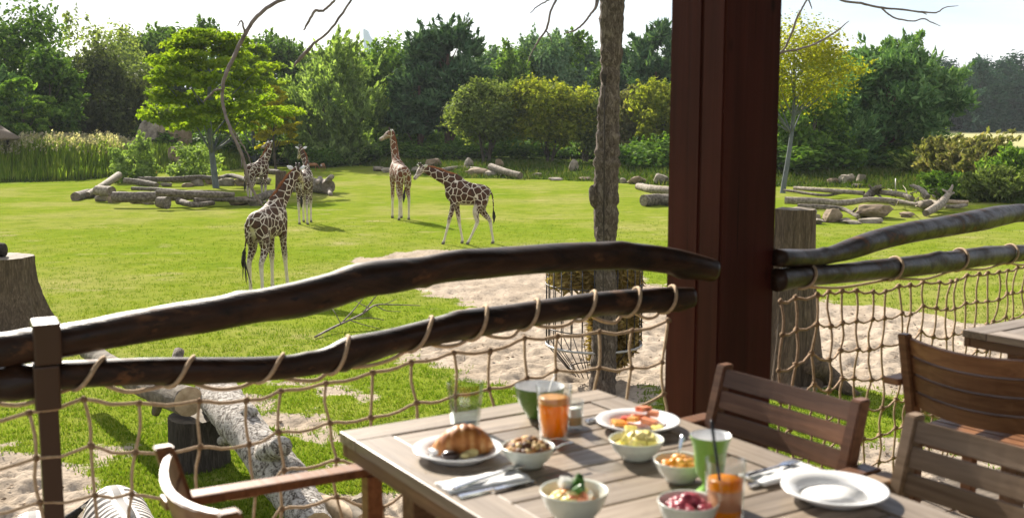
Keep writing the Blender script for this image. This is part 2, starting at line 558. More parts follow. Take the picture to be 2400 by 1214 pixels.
# ------------------------------------------------------------------ short grass growing close by
def blades(n, rmin, rmax, hmin, hmax, seed, wid=0.014, per=5, spread=0.04, keep=None):
    g = np.random.default_rng(seed)
    a = np.radians(g.uniform(-32, 32, n)); rr = 1 / g.uniform(1 / rmax, 1 / rmin, n)
    x, y = rr * np.sin(a), rr * np.cos(a)
    if keep is not None:
        k = keep(x, y, g); x, y = x[k], y[k]
    x = np.repeat(x, per) + g.normal(0, spread, len(x) * per)
    y = np.repeat(y, per) + g.normal(0, spread, len(y) * per)
    m = len(x); z = hgt(x, y)
    h = g.uniform(hmin, hmax, m); th = g.uniform(0, 2 * np.pi, m); w = wid * g.uniform(0.7, 1.4, m)
    le = g.uniform(0.2, 0.9, m) * h; la = g.uniform(0, 2 * np.pi, m)
    A = np.stack([x - np.cos(th) * w, y - np.sin(th) * w, z - 0.01], -1)
    B = np.stack([x + np.cos(th) * w, y + np.sin(th) * w, z - 0.01], -1)
    Cc = np.stack([x + np.cos(la) * le, y + np.sin(la) * le, z + h], -1)
    V = np.stack([A, B, Cc], 1).reshape(-1, 3)
    return V, np.arange(3 * m).reshape(-1, 3)

M['grass'] = leaf_mat('grass_blade', [(0.060, 0.115, 0.008), (0.115, 0.170, 0.013), (0.21, 0.220, 0.045)], 0.4, 0.3, 0.5)
def keep_lawn(x, y, g):
    return (sand_sd(x, y) + g.normal(0, 0.12, len(x)) < 0.02) & (y < edge_dist(x, y))
V, Fc = blades(74000, 9.0, 52, 0.025, 0.07, 5, 0.010, 5, 0.06, keep_lawn)
tag(new_obj('grass', mesh_np('grass', V, Fc), M['grass']), kind='stuff')

# clods, droppings and bits of bark trodden into the sand
def clods():
    g = np.random.default_rng(77)
    n = 9000
    a = np.radians(g.uniform(-32, 32, n)); rr = 1 / g.uniform(1 / 30, 1 / 9.0, n)
    x, y = rr * np.sin(a), rr * np.cos(a); k = sand_sd(x, y) > 0.1
    x, y = x[k][:1500], y[k][:1500]; n = len(x)
    V = np.array([(1, 0, 0), (-.5, .87, 0), (-.5, -.87, 0), (.3, .5, .8), (-.6, 0, .7), (.3, -.5, .75)], float)
    Fc = np.array([(0, 1, 3), (1, 2, 4), (2, 0, 5), (1, 4, 3), (2, 5, 4), (0, 3, 5), (3, 4, 5)])
    s = g.uniform(0.012, 0.045, (n, 1, 1)) * np.array([1, 1, .7]); th = g.uniform(0, 6.28, n)
    W = V[None] * s * g.uniform(.7, 1.3, (n, 6, 3))
    c, q = np.cos(th)[:, None], np.sin(th)[:, None]
    W = np.stack([W[..., 0] * c - W[..., 1] * q + x[:, None], W[..., 0] * q + W[..., 1] * c + y[:, None], W[..., 2] + (hgt(x, y) - .045)[:, None]], -1)
    return W.reshape(-1, 3), (Fc[None] + np.arange(n)[:, None, None] * 6).reshape(-1, 3)
M['clod'] = leaf_mat('sandy_clod', [(0.10, 0.07, 0.045), (0.30, 0.23, 0.165), (0.46, 0.37, 0.28)], 0.0, 1.0, 0.9)
V, Fc = clods()
tag(new_obj('clods', mesh_np('clods', V, Fc), M['clod']), kind='stuff')

# rough grass on the bank beyond the lawn
M['bank_grass'] = leaf_mat('bank_grass_blade', [(0.03, 0.055, 0.01), (0.06, 0.10, 0.015), (0.14, 0.13, 0.045)], 0.3, 0.25, 0.6)
def bank_blades():
    g = np.random.default_rng(8)
    n = 30000
    u = g.uniform(-150, 2550, n)
    x0 = (u - CX) / F
    e = CAMZ * F / (np.interp(u, EDGE[:, 0], EDGE[:, 1]) - HZ)
    y = e + np.abs(g.normal(0, 9, n)) + g.uniform(-0.8, 0.5, n)
    x = x0 * y
    z = hgt(x, y); h = g.uniform(0.15, 0.5, n); w = 0.06
    th = g.uniform(0, np.pi, n); l = g.normal(0, 0.15, (n, 2))
    A = np.stack([x - np.cos(th) * w, y - np.sin(th) * w, z - 0.02], -1)
    B = np.stack([x + np.cos(th) * w, y + np.sin(th) * w, z - 0.02], -1)
    Cc = np.stack([x + l[:, 0], y + l[:, 1], z + h], -1)
    return np.stack([A, B, Cc], 1).reshape(-1, 3), np.arange(3 * n).reshape(-1, 3)
V, Fc = bank_blades()
tag(new_obj('bank_grass', mesh_np('bank_grass', V, Fc), M['bank_grass']), kind='stuff')

# ------------------------------------------------------------------ trees
class Crown:
    def __init__(self): self.V = []; self.n = 0
    def leaves(self, c, nrm, size, g, elong=1.5, axis=None):
        """diamond leaves at centres c with normals nrm"""
        m = len(c)
        nrm = nrm / (np.linalg.norm(nrm, axis=1, keepdims=True) + 1e-9)
        r = g.normal(size=(m, 3)) if axis is None else axis + 0.35 * g.normal(size=(m, 3))
        tx = r - nrm * np.sum(r * nrm, 1, keepdims=True)
        tx /= (np.linalg.norm(tx, axis=1, keepdims=True) + 1e-9)
        ty = np.cross(nrm, tx)
        s = size * g.uniform(0.5, 1.0, (m, 1)) ** 1.5 * 1.55
        a = c - tx * s * elong * 0.5; b = c + tx * s * elong * 0.5
        mid = c - tx * s * elong * 0.08 + nrm * s * 0.12
        self.V.append(np.stack([a, mid - ty * s * 0.5, b, mid + ty * s * 0.5], 1).reshape(-1, 3))
    def mesh(self, name):
        V = np.concatenate(self.V)
        return mesh_np(name, V, np.arange(len(V)).reshape(-1, 4))

def sphere_dirs(n, g, up=0.0):
    d = g.normal(size=(n, 3)); d[:, 2] += up
    return d / np.linalg.norm(d, axis=1, keepdims=True)

def lobes_in(g, K, kind):
    """lobe centres (unit ellipsoid, z -1..1) and radii"""
    out = []
    if kind == 'pine':
        for k in range(K):
            d = g.normal(size=3); d /= np.linalg.norm(d); r = g.uniform(0.3, 1.0) ** 0.5 * 0.84
            out.append((d[0] * r, d[1] * r, d[2] * r, g.uniform(0.13, 0.24)))
    elif kind == 'layer':
        for k in range(K):
            z = g.uniform(-0.95, 0.95); R = math.sqrt(max(0.04, 1 - (max(z, -0.55) + 0.55) ** 2 / 2.3)) * g.uniform(0.2, 1.0) ** 0.7
            a = g.uniform(0, 2 * math.pi)
            out.append((R * math.cos(a), R * math.sin(a), z, g.uniform(0.12, 0.26)))
    else:
        for k in range(K):
            d = g.normal(size=3); d /= np.linalg.norm(d)
            r = g.uniform(0.35, 1.0) ** 0.6 * 0.82
            if kind == 'cone':
                z = g.uniform(-0.9, 0.95); R = (1 - z) * 0.5 * g.uniform(0.4, 1.0) + 0.05
                a = g.uniform(0, 2 * math.pi); out.append((R * math.cos(a), R * math.sin(a), z, g.uniform(0.16, 0.28)))
            else:
                out.append((d[0] * r, d[1] * r, d[2] * r, g.uniform(0.17, 0.34)))
    return out

def crown_mesh(kind, rx, rz, n, leaf, seed, K=None):
    """crown centred on the origin; returns mesh and lobe centres in metres"""
    g = np.random.default_rng(seed)
    K = K or {'layer': 62, 'round': 44, 'pine': 84, 'willow': 34, 'cone': 30, 'sparse': 26, 'bush': 24}[kind]
    n = int(n * 1.9); leaf = leaf * 0.74
    lk = {'layer': 'layer', 'cone': 'cone'}.get(kind, 'round')
    L = lobes_in(g, K, lk)
    cr = Crown()
    w = np.array([l[3] ** 2 for l in L]); w /= w.sum()
    for (lx, ly, lz, lr), wk in zip(L, w):
        m = max(30, int(n * wk))
        c0 = np.array([lx * rx, ly * rx, lz * rz]); R = lr * rx
        if kind == 'layer':
            d = sphere_dirs(m, g); rr = R * 1.25 * np.sqrt(g.uniform(0, 1, (m, 1)))
            tilt = g.normal(0, 0.22, 2)
            off = d * rr; off[:, 2] = off[:, 2] + (off[:, 0] * tilt[0] + off[:, 1] * tilt[1]) * 5; off[:, 2] = off[:, 2] * 0.17 - 0.15 * (off[:, 0] ** 2 + off[:, 1] ** 2) / R
            nr = sphere_dirs(m, g) * 1.1 + np.array([0, 0, 0.8])
            cr.leaves(c0 + off, nr, leaf, g, 2.0)
        elif kind in ('pine', 'cone'):
            d = sphere_dirs(m, g, 0.35); off = d * R * g.uniform(0.35, 1.05, (m, 1)); off[:, 2] *= 0.62
            nr = sphere_dirs(m, g)
            cr.leaves(c0 + off, nr, leaf, g, 3.0, axis=d + np.array([0, 0, 0.5]))
        elif kind == 'willow':
            # wands leaving the lobe outward and up, clothed with narrow leaves
            ns = max(4, m // 26)
            out = np.array([lx, ly, 0.0]); out /= (np.linalg.norm(out) + 1e-6)
            for q in range(ns):
                p0 = c0 + g.normal(size=3) * R * 0.45
                dr = out * 0.55 + np.array([0, 0, 0.9]) + g.normal(size=3) * 0.35
                ln = R * g.uniform(0.8, 1.5)
                tt = g.uniform(0, 1, 26)[:, None]
                cc = p0 + dr * ln * tt - np.array([0, 0, 1.0]) * (tt ** 2) * ln * 0.55 + g.normal(size=(26, 3)) * leaf * 0.5
                cr.leaves(cc, sphere_dirs(26, g), leaf, g, 2.6, axis=np.tile(dr, (26, 1)))
        else:
            d = sphere_dirs(m, g, 0.25)
            rr = R * g.uniform(0.0, 1.0, (m, 1)) ** 0.45
            off = d * rr * (1 + 0.22 * np.abs(g.normal(size=(m, 1)))); off[:, 2] *= g.uniform(0.7, 1.25)
            nr = d + sphere_dirs(m, g) * 0.9 + np.array([0, 0, 0.35])
            cr.leaves(c0 + off, nr, leaf, g, 1.5)
    if kind in ('round', 'bush', 'sparse', 'pine'):
        for q in range({'round': 70, 'bush': 40, 'sparse': 60, 'pine': 90}[kind]):
            lx, ly, lz, lr = L[int(g.integers(len(L)))]
            c0 = np.array([lx * rx, ly * rx, lz * rz]); o_ = c0 / np.array([rx, rx, rz]); o_ /= (np.linalg.norm(o_) + 1e-6)
            dr = o_ * 0.8 + np.array([0, 0, 0.55]) + g.normal(size=3) * 0.4; dr /= np.linalg.norm(dr)
            ln = rx * g.uniform(0.10, 0.26); mm = 22
            tt = g.uniform(0, 1, mm)[:, None]
            cc = c0 + dr * (lr * rx * 0.8 + ln * tt) + g.normal(size=(mm, 3)) * leaf * 0.8 * (1.2 - tt)
            cr.leaves(cc, sphere_dirs(mm, g), leaf * 0.9, g, 1.7 if kind != 'pine' else 3.0, axis=np.tile(dr, (mm, 1)))
    A = np.concatenate(cr.V)
    q = np.percentile(np.abs(A[:, :2]), 98.5); lo, hi = np.percentile(A[:, 2], [1, 99.7])
    kx = rx / q; kz = 2 * rz / (hi - lo); z0 = (hi + lo) / 2
    A[:, :2] *= kx; A[:, 2] = (A[:, 2] - z0) * kz
    cr.V = [A]
    return cr.mesh('crown'), [(lx * rx * kx, ly * rx * kx, (lz * rz - z0) * kz) for lx, ly, lz, lr in L]

def trunk_mesh(h0, zc, rx, rz, r0, lobes, g, limbs=8, lean=0.0, stems=1):
    """trunk from the ground up into a crown centred at zc"""
    mb = MB()
    for s in range(stems):
        a = g.uniform(0, 6.28); sp = 0.0 if stems == 1 else 0.28 * rx
        top = Vector((math.cos(a) * sp + lean, math.sin(a) * sp, zc + rz * 0.35))
        b0 = Vector((math.cos(a) * sp * 0.25, math.sin(a) * sp * 0.25, -0.3))
        mid = b0.lerp(top, 0.5) + Vector((g.uniform(-.04, .04) * zc, g.uniform(-.04, .04) * zc, 0))
        pts = spline([b0, b0.lerp(mid, 0.12), mid, top], 14)
        tt = np.linspace(0, 1, 14)
        rad = [r0 * (1.25 if i == 0 else 1.0) * (1 - 0.72 * q) for i, q in enumerate(tt)]
        mb.add(*tube_geo(pts, rad, 8, rough=0.06, rng=random.Random(s)))
        pick = sorted(range(len(lobes)), key=lambda k: g.uniform())[:limbs]
        for k in pick:
            l = Vector(lobes[k]) + Vector((0, 0, zc))
            f = min(0.95, max(0.2, (zc - rz * 0.85) / max(0.1, top.z), (l.z - rz * 0.35) / max(0.1, top.z)))
            q = Vector(pts[int(f * 13)])
            m2 = q.lerp(l, 0.5) + Vector((0, 0, -0.06 * (l - q).length))
            pp = spline([q, m2, l], 7)
            ra = r0 * 0.36 * (1 - 0.5 * f)
            mb.add(*tube_geo(pp, list(np.linspace(ra, ra * 0.25, 7)), 5))
    return mb.mesh('trunk')

_tree_rng = np.random.default_rng(99)
LAND = [(30, 'tall tree at the left edge'), (130, 'leaning dark tree'), (248, 'bronze green tree'), (345, 'olive tree beside the bronze one'), (500, 'tiered lime green tree'),
        (600, 'second lime green tree'), (648, 'small yellow tree'), (775, 'pale willow'), (905, 'fresh green tree'), (1052, 'tall dark pine'), (1140, 'rounded olive tree'),
        (1285, 'rounded yellow green tree'), (1372, 'olive tree by the dead trunk'), (1412, 'bare dead trunk'), (1475, 'brownish green tree'), (1548, 'pale yellow green tree'),
        (1690, 'red pillar'), (1872, 'golden tree'), (1965, 'low grey green pine'), (2078, 'broad round pine'), (2215, 'reddish scrub'), (2365, 'scrub at the right edge')]
_spots = set()
def spot(u, head):
    for d, lu, nm in sorted((abs(u - lu), lu, nm) for lu, nm in LAND):
        for w in (['straight behind'] if abs(u - lu) < 22 else []) + (['a little left of'] if u < lu else ['a little right of']):
            t_ = '%s %s the %s' % (head, w, nm)
            if t_ not in _spots:
                _spots.add(t_); return t_
def tree(u, vtop, wpx, D, kind, mat, label, n=5000, leaf=0.3, bare=0.25, seed=1, bark='bark', trunk_w=None, stems=1,
         limbs=8, group=None, cat='tree', name='tree', lean=0.0, u_base=None, K=None, z0=None, ry=None):
    X = (u - CX) * D / F
    zb = float(hgt(X, D)) if z0 is None else z0
    zt = P(u, vtop, D).z
    H = zt - zb
    rx = wpx * D / F / 2
    g = np.random.default_rng(seed)
    z_lo = H * bare
    rz = (H - z_lo) / 2; zc = z_lo + (H - z_lo) / 2
    cm, lob = crown_mesh(kind, rx * 1.04, rz * 1.04, n, leaf, seed, K)
    root = empty(name, (X, D, zb), g.uniform(0, 0.6), label, cat, group)
    cro = new_obj('crown', cm, mat, root, (0, 0, zc))
    r0 = trunk_w * D / F / 2 if trunk_w else 0.022 * H + 0.03
    bx = 0 if u_base is None else (u_base - u) * D / F
    tr = new_obj('trunk', trunk_mesh(H, zc, rx, rz, r0, lob, g, limbs, -bx, stems), M[bark], root)
    tr.location.x = bx
    if bx: root.rotation_euler.z = 0
    root['h'] = H
    return root

L_ = {}
L_['deep'] = leaf_mat('deep_green_leaf', [(0.0303, 0.0693, 0.0155), (0.0789, 0.1503, 0.026), (0.182, 0.2747, 0.0468)], 0.36)
L_['mid'] = leaf_mat('mid_green_leaf', [(0.0493, 0.0986, 0.0197), (0.1109, 0.1971, 0.0345), (0.2341, 0.3326, 0.0616)], 0.45)
L_['olive'] = leaf_mat('olive_leaf', [(0.0715, 0.097, 0.0306), (0.1531, 0.1991, 0.0561), (0.319, 0.3573, 0.1148)], 0.45)
L_['copper'] = leaf_mat('dark_bronze_leaf', [(0.0281, 0.0374, 0.0142), (0.0608, 0.0797, 0.0281), (0.1219, 0.136, 0.0468)], 0.3)
L_['lime'] = leaf_mat('lime_leaf', [(0.0917, 0.1529, 0.0098), (0.1713, 0.2447, 0.0147), (0.2814, 0.3304, 0.0269)], 0.55)
L_['golden'] = leaf_mat('golden_leaf', [(0.138, 0.161, 0.011), (0.2484, 0.253, 0.0184), (0.414, 0.368, 0.0368)], 0.55)
L_['yellow'] = leaf_mat('yellow_leaf', [(0.1716, 0.1782, 0.0132), (0.3432, 0.3102, 0.0211), (0.5544, 0.4488, 0.033)], 0.55)
L_['willow'] = leaf_mat('willow_leaf', [(0.0895, 0.1365, 0.0423), (0.2, 0.2779, 0.0848), (0.3532, 0.4356, 0.1531)], 0.48)
L_['pine'] = leaf_mat('pine_needle', [(0.0284, 0.0569, 0.0312), (0.0625, 0.1224, 0.0569), (0.1564, 0.2417, 0.1137)], 0.22)
L_['pine2'] = leaf_mat('soft_pine_needle', [(0.0461, 0.0981, 0.0404), (0.1038, 0.1961, 0.0693), (0.2453, 0.3606, 0.1443)], 0.28)
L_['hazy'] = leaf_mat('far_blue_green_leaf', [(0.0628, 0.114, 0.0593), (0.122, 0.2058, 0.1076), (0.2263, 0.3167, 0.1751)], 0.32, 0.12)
L_['ygreen'] = leaf_mat('yellow_green_leaf', [(0.1013, 0.1316, 0.0203), (0.2228, 0.2531, 0.0324), (0.405, 0.3847, 0.0607)], 0.5)
L_['far'] = leaf_mat('distant_wood_leaf', [(0.014, 0.042, 0.026), (0.028, 0.074, 0.044), (0.055, 0.115, 0.07)], 0.2, 0.08)
L_['russet'] = leaf_mat('russet_scrub_leaf', [(0.091, 0.091, 0.0364), (0.182, 0.1911, 0.0655), (0.3458, 0.273, 0.1365)], 0.42, 0.5)

# front row, left to right
tree(30, 18, 330, 112, 'round', L_['deep'], 'tall dark green broadleaf tree cut by the left edge of the photo', 11000, 0.36, 0.08, 11, limbs=10)
tree(130, 120, 150, 104, 'round', L_['deep'], 'dark green tree leaning out beside the tall tree over the reeds', 5000, 0.32, 0.10, 12)
tree(62, 188, 150, 97, 'layer', L_['mid'], 'small light green tree in front of the tall dark trees above the reeds', 3600, 0.26, 0.2, 13)
tree(8, 165, 120, 101, 'pine', L_['pine2'], 'mid green pine at the left edge above the thatched roof', 3200, 0.26, 0.35, 14, bark='bark_pine')
tree(232, 45, 260, 142, 'sparse', L_['olive'], 'tall thin crowned olive tree with branches showing against the sky', 3800, 0.34, 0.15, 15, limbs=18)
tree(248, 118, 205, 116, 'round', L_['copper'], 'broad dark bronze green tree behind the plumed reeds', 8500, 0.30, 0.12, 16)
tree(345, 150, 130, 128, 'round', L_['olive'], 'olive green tree between the bronze tree and the lime green tree', 4500, 0.32, 0.1, 17)
tree(500, 78, 325, 77, 'layer', L_['lime'], 'lime green tree with tiered branches standing inside the ring of logs', 15000, 0.22, 0.40, 18, bark='bark_blue', trunk_w=21, limbs=22, u_base=507, K=80)
tree(600, 112, 160, 112, 'layer', L_['lime'], 'second lime green tree behind the tiered one', 5200, 0.28, 0.3, 19, bark='bark_blue')
tree(648, 205, 105, 106, 'layer', L_['yellow'], 'small yellow leaved tree behind the far giraffe', 2600, 0.26, 0.3, 20)
tree(775, 98, 250, 118, 'willow', L_['willow'], 'feathery pale green willow behind the gazelles', 15000, 0.26, 0.0, 21, limbs=18, stems=3)
tree(905, 98, 185, 130, 'round', L_['mid'], 'fresh green broadleaf tree between the willow and the tall pine', 8500, 0.32, 0.15, 22, limbs=12)
tree(1052, 50, 175, 122, 'pine', L_['pine'], 'tall dark pine with two bare trunks behind the standing giraffe', 11000, 0.30, 0.26, 23, bark='bark_pine', trunk_w=24, limbs=16)
tree(985, 150, 130, 120, 'pine', L_['pine'], 'shorter dark pine leaning against the tall pine', 5000, 0.30, 0.28, 24, bark='bark_pine', trunk_w=20)
tree(1140, 190, 160, 106, 'round', L_['olive'], 'rounded olive green small tree with several thin pale stems', 8000, 0.24, 0.30, 25, stems=4, limbs=4, bark='bark')
tree(1285, 188, 180, 106, 'round', L_['ygreen'], 'rounded yellow green small tree left of the dead trunk', 9000, 0.24, 0.26, 26, stems=3, limbs=5)
tree(1372, 215, 120, 108, 'round', L_['olive'], 'olive green small tree partly behind the dead trunk', 4500, 0.24, 0.20, 27, stems=3, limbs=4)
tree(1475, 205, 130, 108, 'round', L_['russet'], 'brownish green small tree between the dead trunk and the pillar', 5000, 0.25, 0.18, 28, stems=3, limbs=4)
tree(1548, 190, 130, 104, 'round', L_['ygreen'], 'pale yellow green small tree against the left side of the pillar', 4500, 0.25, 0.22, 29, stems=3, limbs=4)
tree(1535, 58, 135, 128, 'pine', L_['pine'], 'dark round topped pine just left of the pillar', 6000, 0.30, 0.22, 30, bark='bark_pine')
tree(1468, 112, 110, 140, 'pine', L_['pine'], 'dark pine right of the dead trunk behind the small trees', 4200, 0.32, 0.15, 31, bark='bark_pine')
tree(1690, 110, 220, 112, 'round', L_['mid'], 'green tree mostly hidden behind the pillar', 4000, 0.36, 0.1, 32)
tree(1850, 40, 285, 72, 'sparse', L_['golden'], 'golden yellow tree with grey trunk at the right side of the pillar', 7000, 0.15, 0.50, 33, bark='bark_blue', trunk_w=17, limbs=26, u_base=1833, K=70)
tree(1890, 200, 170, 90, 'round', L_['mid'], 'mid green bushy tree under the golden tree', 6000, 0.24, 0.05, 34, stems=3)
tree(2078, 105, 285, 95, 'pine', L_['pine2'], 'broad round pine with one reddish trunk right of the golden tree', 16000, 0.24, 0.24, 35, bark='bark_pine', trunk_w=30, limbs=22, u_base=2040)
tree(1965, 228, 140, 91, 'pine', L_['pine2'], 'low grey green pine in front of the broad round pine', 4600, 0.22, 0.05, 36, bark='bark_pine')
tree(2105, 82, 120, 112, 'round', L_['mid'], 'bright broadleaf crown showing above the broad round pine', 3000, 0.28, 0.3, 37)

# the second row, one label: dark trees that fill the wood behind the front row
far_lab = 'dark leafy tree in the row behind the front trees of the wood'
proto = {}
rows = [(-60, 60), (105, 108), (300, 120), (362, 68), (452, 56), (540, 105), (640, 82), (712, 104), (800, 150), (905, 150),
        (985, 150), (1140, 120), (1212, 104), (1300, 82), (1372, 100), (1450, 135), (1600, 90), (1760, 100), (1930, 130), (2010, 150)]
rr_ = random.Random(4)
for k, (u, vt) in enumerate(rows):
    D = 158 + rr_.uniform(-8, 10)
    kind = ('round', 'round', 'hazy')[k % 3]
    X = (u - CX) * D / F; zb = float(hgt(X, D)); H = P(u, vt, D).z - zb
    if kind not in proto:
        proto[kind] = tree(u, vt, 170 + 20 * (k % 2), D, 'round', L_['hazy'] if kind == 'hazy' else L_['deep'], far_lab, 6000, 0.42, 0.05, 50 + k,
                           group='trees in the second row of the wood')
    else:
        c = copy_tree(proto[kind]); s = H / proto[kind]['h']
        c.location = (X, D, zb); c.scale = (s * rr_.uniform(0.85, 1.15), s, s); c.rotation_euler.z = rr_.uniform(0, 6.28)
    _last = c if kind in proto and k > 2 else proto[kind]
    _last['label'] = spot(u, 'dark second row tree')
# further round crowns seen between the trunk and the tall pine, paler with distance
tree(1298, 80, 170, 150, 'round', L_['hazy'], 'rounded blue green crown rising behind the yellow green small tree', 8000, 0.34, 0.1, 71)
tree(1205, 105, 130, 148, 'round', L_['mid'], 'light green crown right of the tall pine in the second row', 5200, 0.34, 0.1, 72)

# bushes along the foot of the wood
bush_proto = None
bl = [(150, 330), (215, 322), (270, 326), (330, 318), (395, 300), (450, 300), (560, 300), (620, 300), (690, 318), (742, 330), (800, 335),
      (860, 330), (935, 322), (990, 325), (1045, 330), (1100, 330), (1160, 330), (1220, 325), (1275, 328), (1330, 325), (1385, 330),
      (1450, 322), (1500, 318), (1560, 320), (1640, 330), (1720, 330), (1800, 330), (1860, 320), (1930, 322), (2000, 330), (2065, 335),
      (2120, 330), (2170, 322)]
for k, (u, vt) in enumerate(bl):
    D = (118 if u < 1560 else 92) + rr_.uniform(-3, 8)
    X = (u - CX) * D / F; zb = float(hgt(X, D)); H = P(u, vt, D).z - zb
    if bush_proto is None:
        bush_proto = tree(u, vt, 150, D, 'bush', L_['deep'], 'low dark green bush at the foot of the wood', 3000, 0.27, 0.0, 81, limbs=4,
                          group='bushes at the foot of the wood', cat='bush', name='bush', stems=2)
    else:
        c = copy_tree(bush_proto); s = H / bush_proto['h']
        c.location = (X, D, zb); c.scale = (s * rr_.uniform(0.8, 1.3), s, s); c.rotation_euler.z = rr_.uniform(0, 6.28)
    (c if k else bush_proto)['label'] = spot(u, 'low dark bush')
bush2 = None
for k, (u, vt) in enumerate([(60, 300), (160, 285), (250, 290), (340, 275), (440, 270), (540, 275), (640, 280), (740, 285), (840, 280), (940, 285), (1040, 288), (1130, 280), (1220, 275), (1310, 280),
                             (1400, 275), (1490, 280), (1580, 275), (1680, 280), (1780, 275), (1880, 268), (1980, 280), (2080, 285)]):
    D = 140 + rr_.uniform(-6, 6)
    X = (u - CX) * D / F; zb = float(hgt(X, D)); H = P(u, vt, D).z - zb
    if bush2 is None:
        bush2 = tree(u, vt, 190, D, 'bush', L_['mid'], 'tall green thicket filling the wood under the trees', 4200, 0.30, 0.0, 181, limbs=4,
                     group='thickets under the trees of the wood', cat='bush', name='bush', stems=2)
    else:
        c = copy_tree(bush2); s = H / bush2['h']; c.location = (X, D, zb)
        c.scale = (s * rr_.uniform(0.9, 1.3), s, s); c.rotation_euler.z = rr_.uniform(0, 6.28)
    (c if k else bush2)['label'] = spot(u, 'tall thicket')
tree(745, 345, 110, 112, 'bush', L_['deep'], 'very dark low hedge right of the gazelles', 3000, 0.22, 0.0, 82, limbs=3, cat='bush', name='bush')
tree(318, 315, 100, 84, 'bush', L_['willow'], 'loose light green shrub rising out of the reeds', 1800, 0.20, 0.0, 83, limbs=6, cat='bush', name='bush')
tree(455, 338, 110, 86, 'bush', L_['willow'], 'low light green shrub in the reeds left of the lime tree trunk', 1600, 0.20, 0.0, 84, limbs=3, cat='bush', name='bush')

# scrub on the right bank
for k, (u, vt, w, D, m, lab) in enumerate([
        (2215, 322, 150, 76, 'russet', 'reddish brown scrub on the bank right of the broad pine'),
        (2290, 312, 150, 72, 'russet', 'tall russet tipped scrub in the middle of the right bank'),
        (2365, 345, 120, 68, 'mid', 'fresh green scrub cut by the right edge of the photo'),
        (2160, 355, 120, 82, 'olive', 'olive green scrub under the right side of the broad pine'),
        (2330, 390, 150, 63, 'olive', 'low olive scrub at the front of the right bank'),
        (2240, 405, 140, 66, 'mid', 'low green scrub above the driftwood pile'),
        (2440, 330, 140, 72, 'mid', 'green scrub just past the right edge of the bank')]):
    tree(u, vt, w, D, 'willow', L_[m], lab, 4200, 0.17, 0.0, 90 + k, limbs=5, cat='bush', name='bush', stems=2)

# trees beyond the far field
far_w = None
for k, (u, vt, w) in enumerate([(2150, 150, 90), (2200, 138, 110), (2262, 160, 110), (2320, 140, 130), (2392, 126, 150),
                                (2110, 170, 100), (2040, 170, 100), (1960, 170, 110), (2285, 150, 110), (2355, 150, 120)]):
    D = 300 + rr_.uniform(-12, 18) + (15 if k > 9 else 0)
    X = (u - CX) * D / F; zb = float(hgt(X, D)); H = P(u, vt, D).z - zb
    if far_w is None:
        far_w = tree(u, vt, 125, D, 'round', L_['far'], 'blue green far tree almost hidden behind the broad round pine', 9000, 0.55, 0.0, 101,
                     group='trees beyond the pale field', K=34)
    else:
        c = copy_tree(far_w); s = H / far_w['h']; c.location = (X, D, zb)
        c.scale = (s * rr_.uniform(0.95, 1.3), s * 1.1, s); c.rotation_euler.z = rr_.uniform(0, 6.28)
    if 2160 < u < 2420: (c if k else far_w)['label'] = {2200: 'blue green tree at the left end of the far wood beside the broad pine', 2262: 'lowest blue green tree in the dip of the far wood', 2320: 'blue green tree of the far wood right of the dip', 2392: 'tallest blue green tree of the far wood at the right edge', 2285: 'blue green tree set back in the dip of the far wood', 2355: 'blue green tree set back left of the tallest far tree'}[u]

# reeds
M['reed'] = leaf_mat('reed_blade', [(0.0675, 0.1148, 0.0162), (0.1485, 0.2228, 0.027), (0.27, 0.3105, 0.0607)], 0.5, 0.5)
M['plume'] = leaf_mat('reed_plume', [(0.22, 0.1815, 0.132), (0.374, 0.319, 0.253), (0.55, 0.495, 0.418)], 0.5, 0.6)
def reeds():
    g = np.random.default_rng(31)
    n = 15000
    u = g.uniform(-160, 600, n)
    e = CAMZ * F / (np.interp(u, EDGE[:, 0], EDGE[:, 1]) - HZ)
    y = e + 0.4 + g.uniform(0, 1, n) ** 0.8 * np.interp(u, [-160, 300, 520, 600], [15, 14, 7, 3])
    x = (u - CX) / F * y
    z = hgt(x, y)
    tall = np.interp(u, [-160, 0, 150, 250, 330, 420, 600], [2.3, 2.5, 2.7, 2.7, 1.9, 1.6, 1.5])
    fr = np.clip((y - e) / 5, 0.35, 1)
    h = tall * fr * g.uniform(0.65, 1.1, n) * (0.8 + 0.4 * vnoise(x / 2.5, y / 2.5, 5))
    th = g.uniform(0, np.pi, n); w = 0.055 * g.uniform(0.7, 1.4, n)
    lx, ly = g.normal(0.08, 0.18, n) * h * 0.6, g.normal(0, 0.15, n) * h * 0.5
    A = np.stack([x - np.cos(th) * w, y - np.sin(th) * w, z - 0.05], -1)
    B = np.stack([x + np.cos(th) * w, y + np.sin(th) * w, z - 0.05], -1)
    C1 = np.stack([x + lx * 0.4 + np.cos(th) * w * .7, y + ly * 0.4 + np.sin(th) * w * .7, z + h * 0.65], -1)
    C2 = np.stack([x + lx * 0.4 - np.cos(th) * w * .7, y + ly * 0.4 - np.sin(th) * w * .7, z + h * 0.65], -1)
    T = np.stack([x + lx, y + ly, z + h], -1)
    V = np.stack([A, B, C1, C2, T], 1).reshape(-1, 3)
    b = np.arange(n)[:, None] * 5
    Fq = np.concatenate([b + np.array([[0, 1, 2]]), b + np.array([[0, 2, 3]]), b + np.array([[3, 2, 4]])])
    k = (u < 330) & (g.uniform(0, 1, n) < 0.34) & (fr > 0.8)
    return V, Fq, T[k], g
V, Fc, tips, g = reeds()
rd = tag(new_obj('reeds', mesh_np('reeds', V, Fc), M['reed']), kind='stuff')
cr = Crown()
for q in range(5):
    cr.leaves(tips + g.normal(size=tips.shape) * [0.05, 0.05, 0.12], sphere_dirs(len(tips), g), 0.11, g, 2.0, axis=np.tile([0.3, 0, 1.0], (len(tips), 1)))
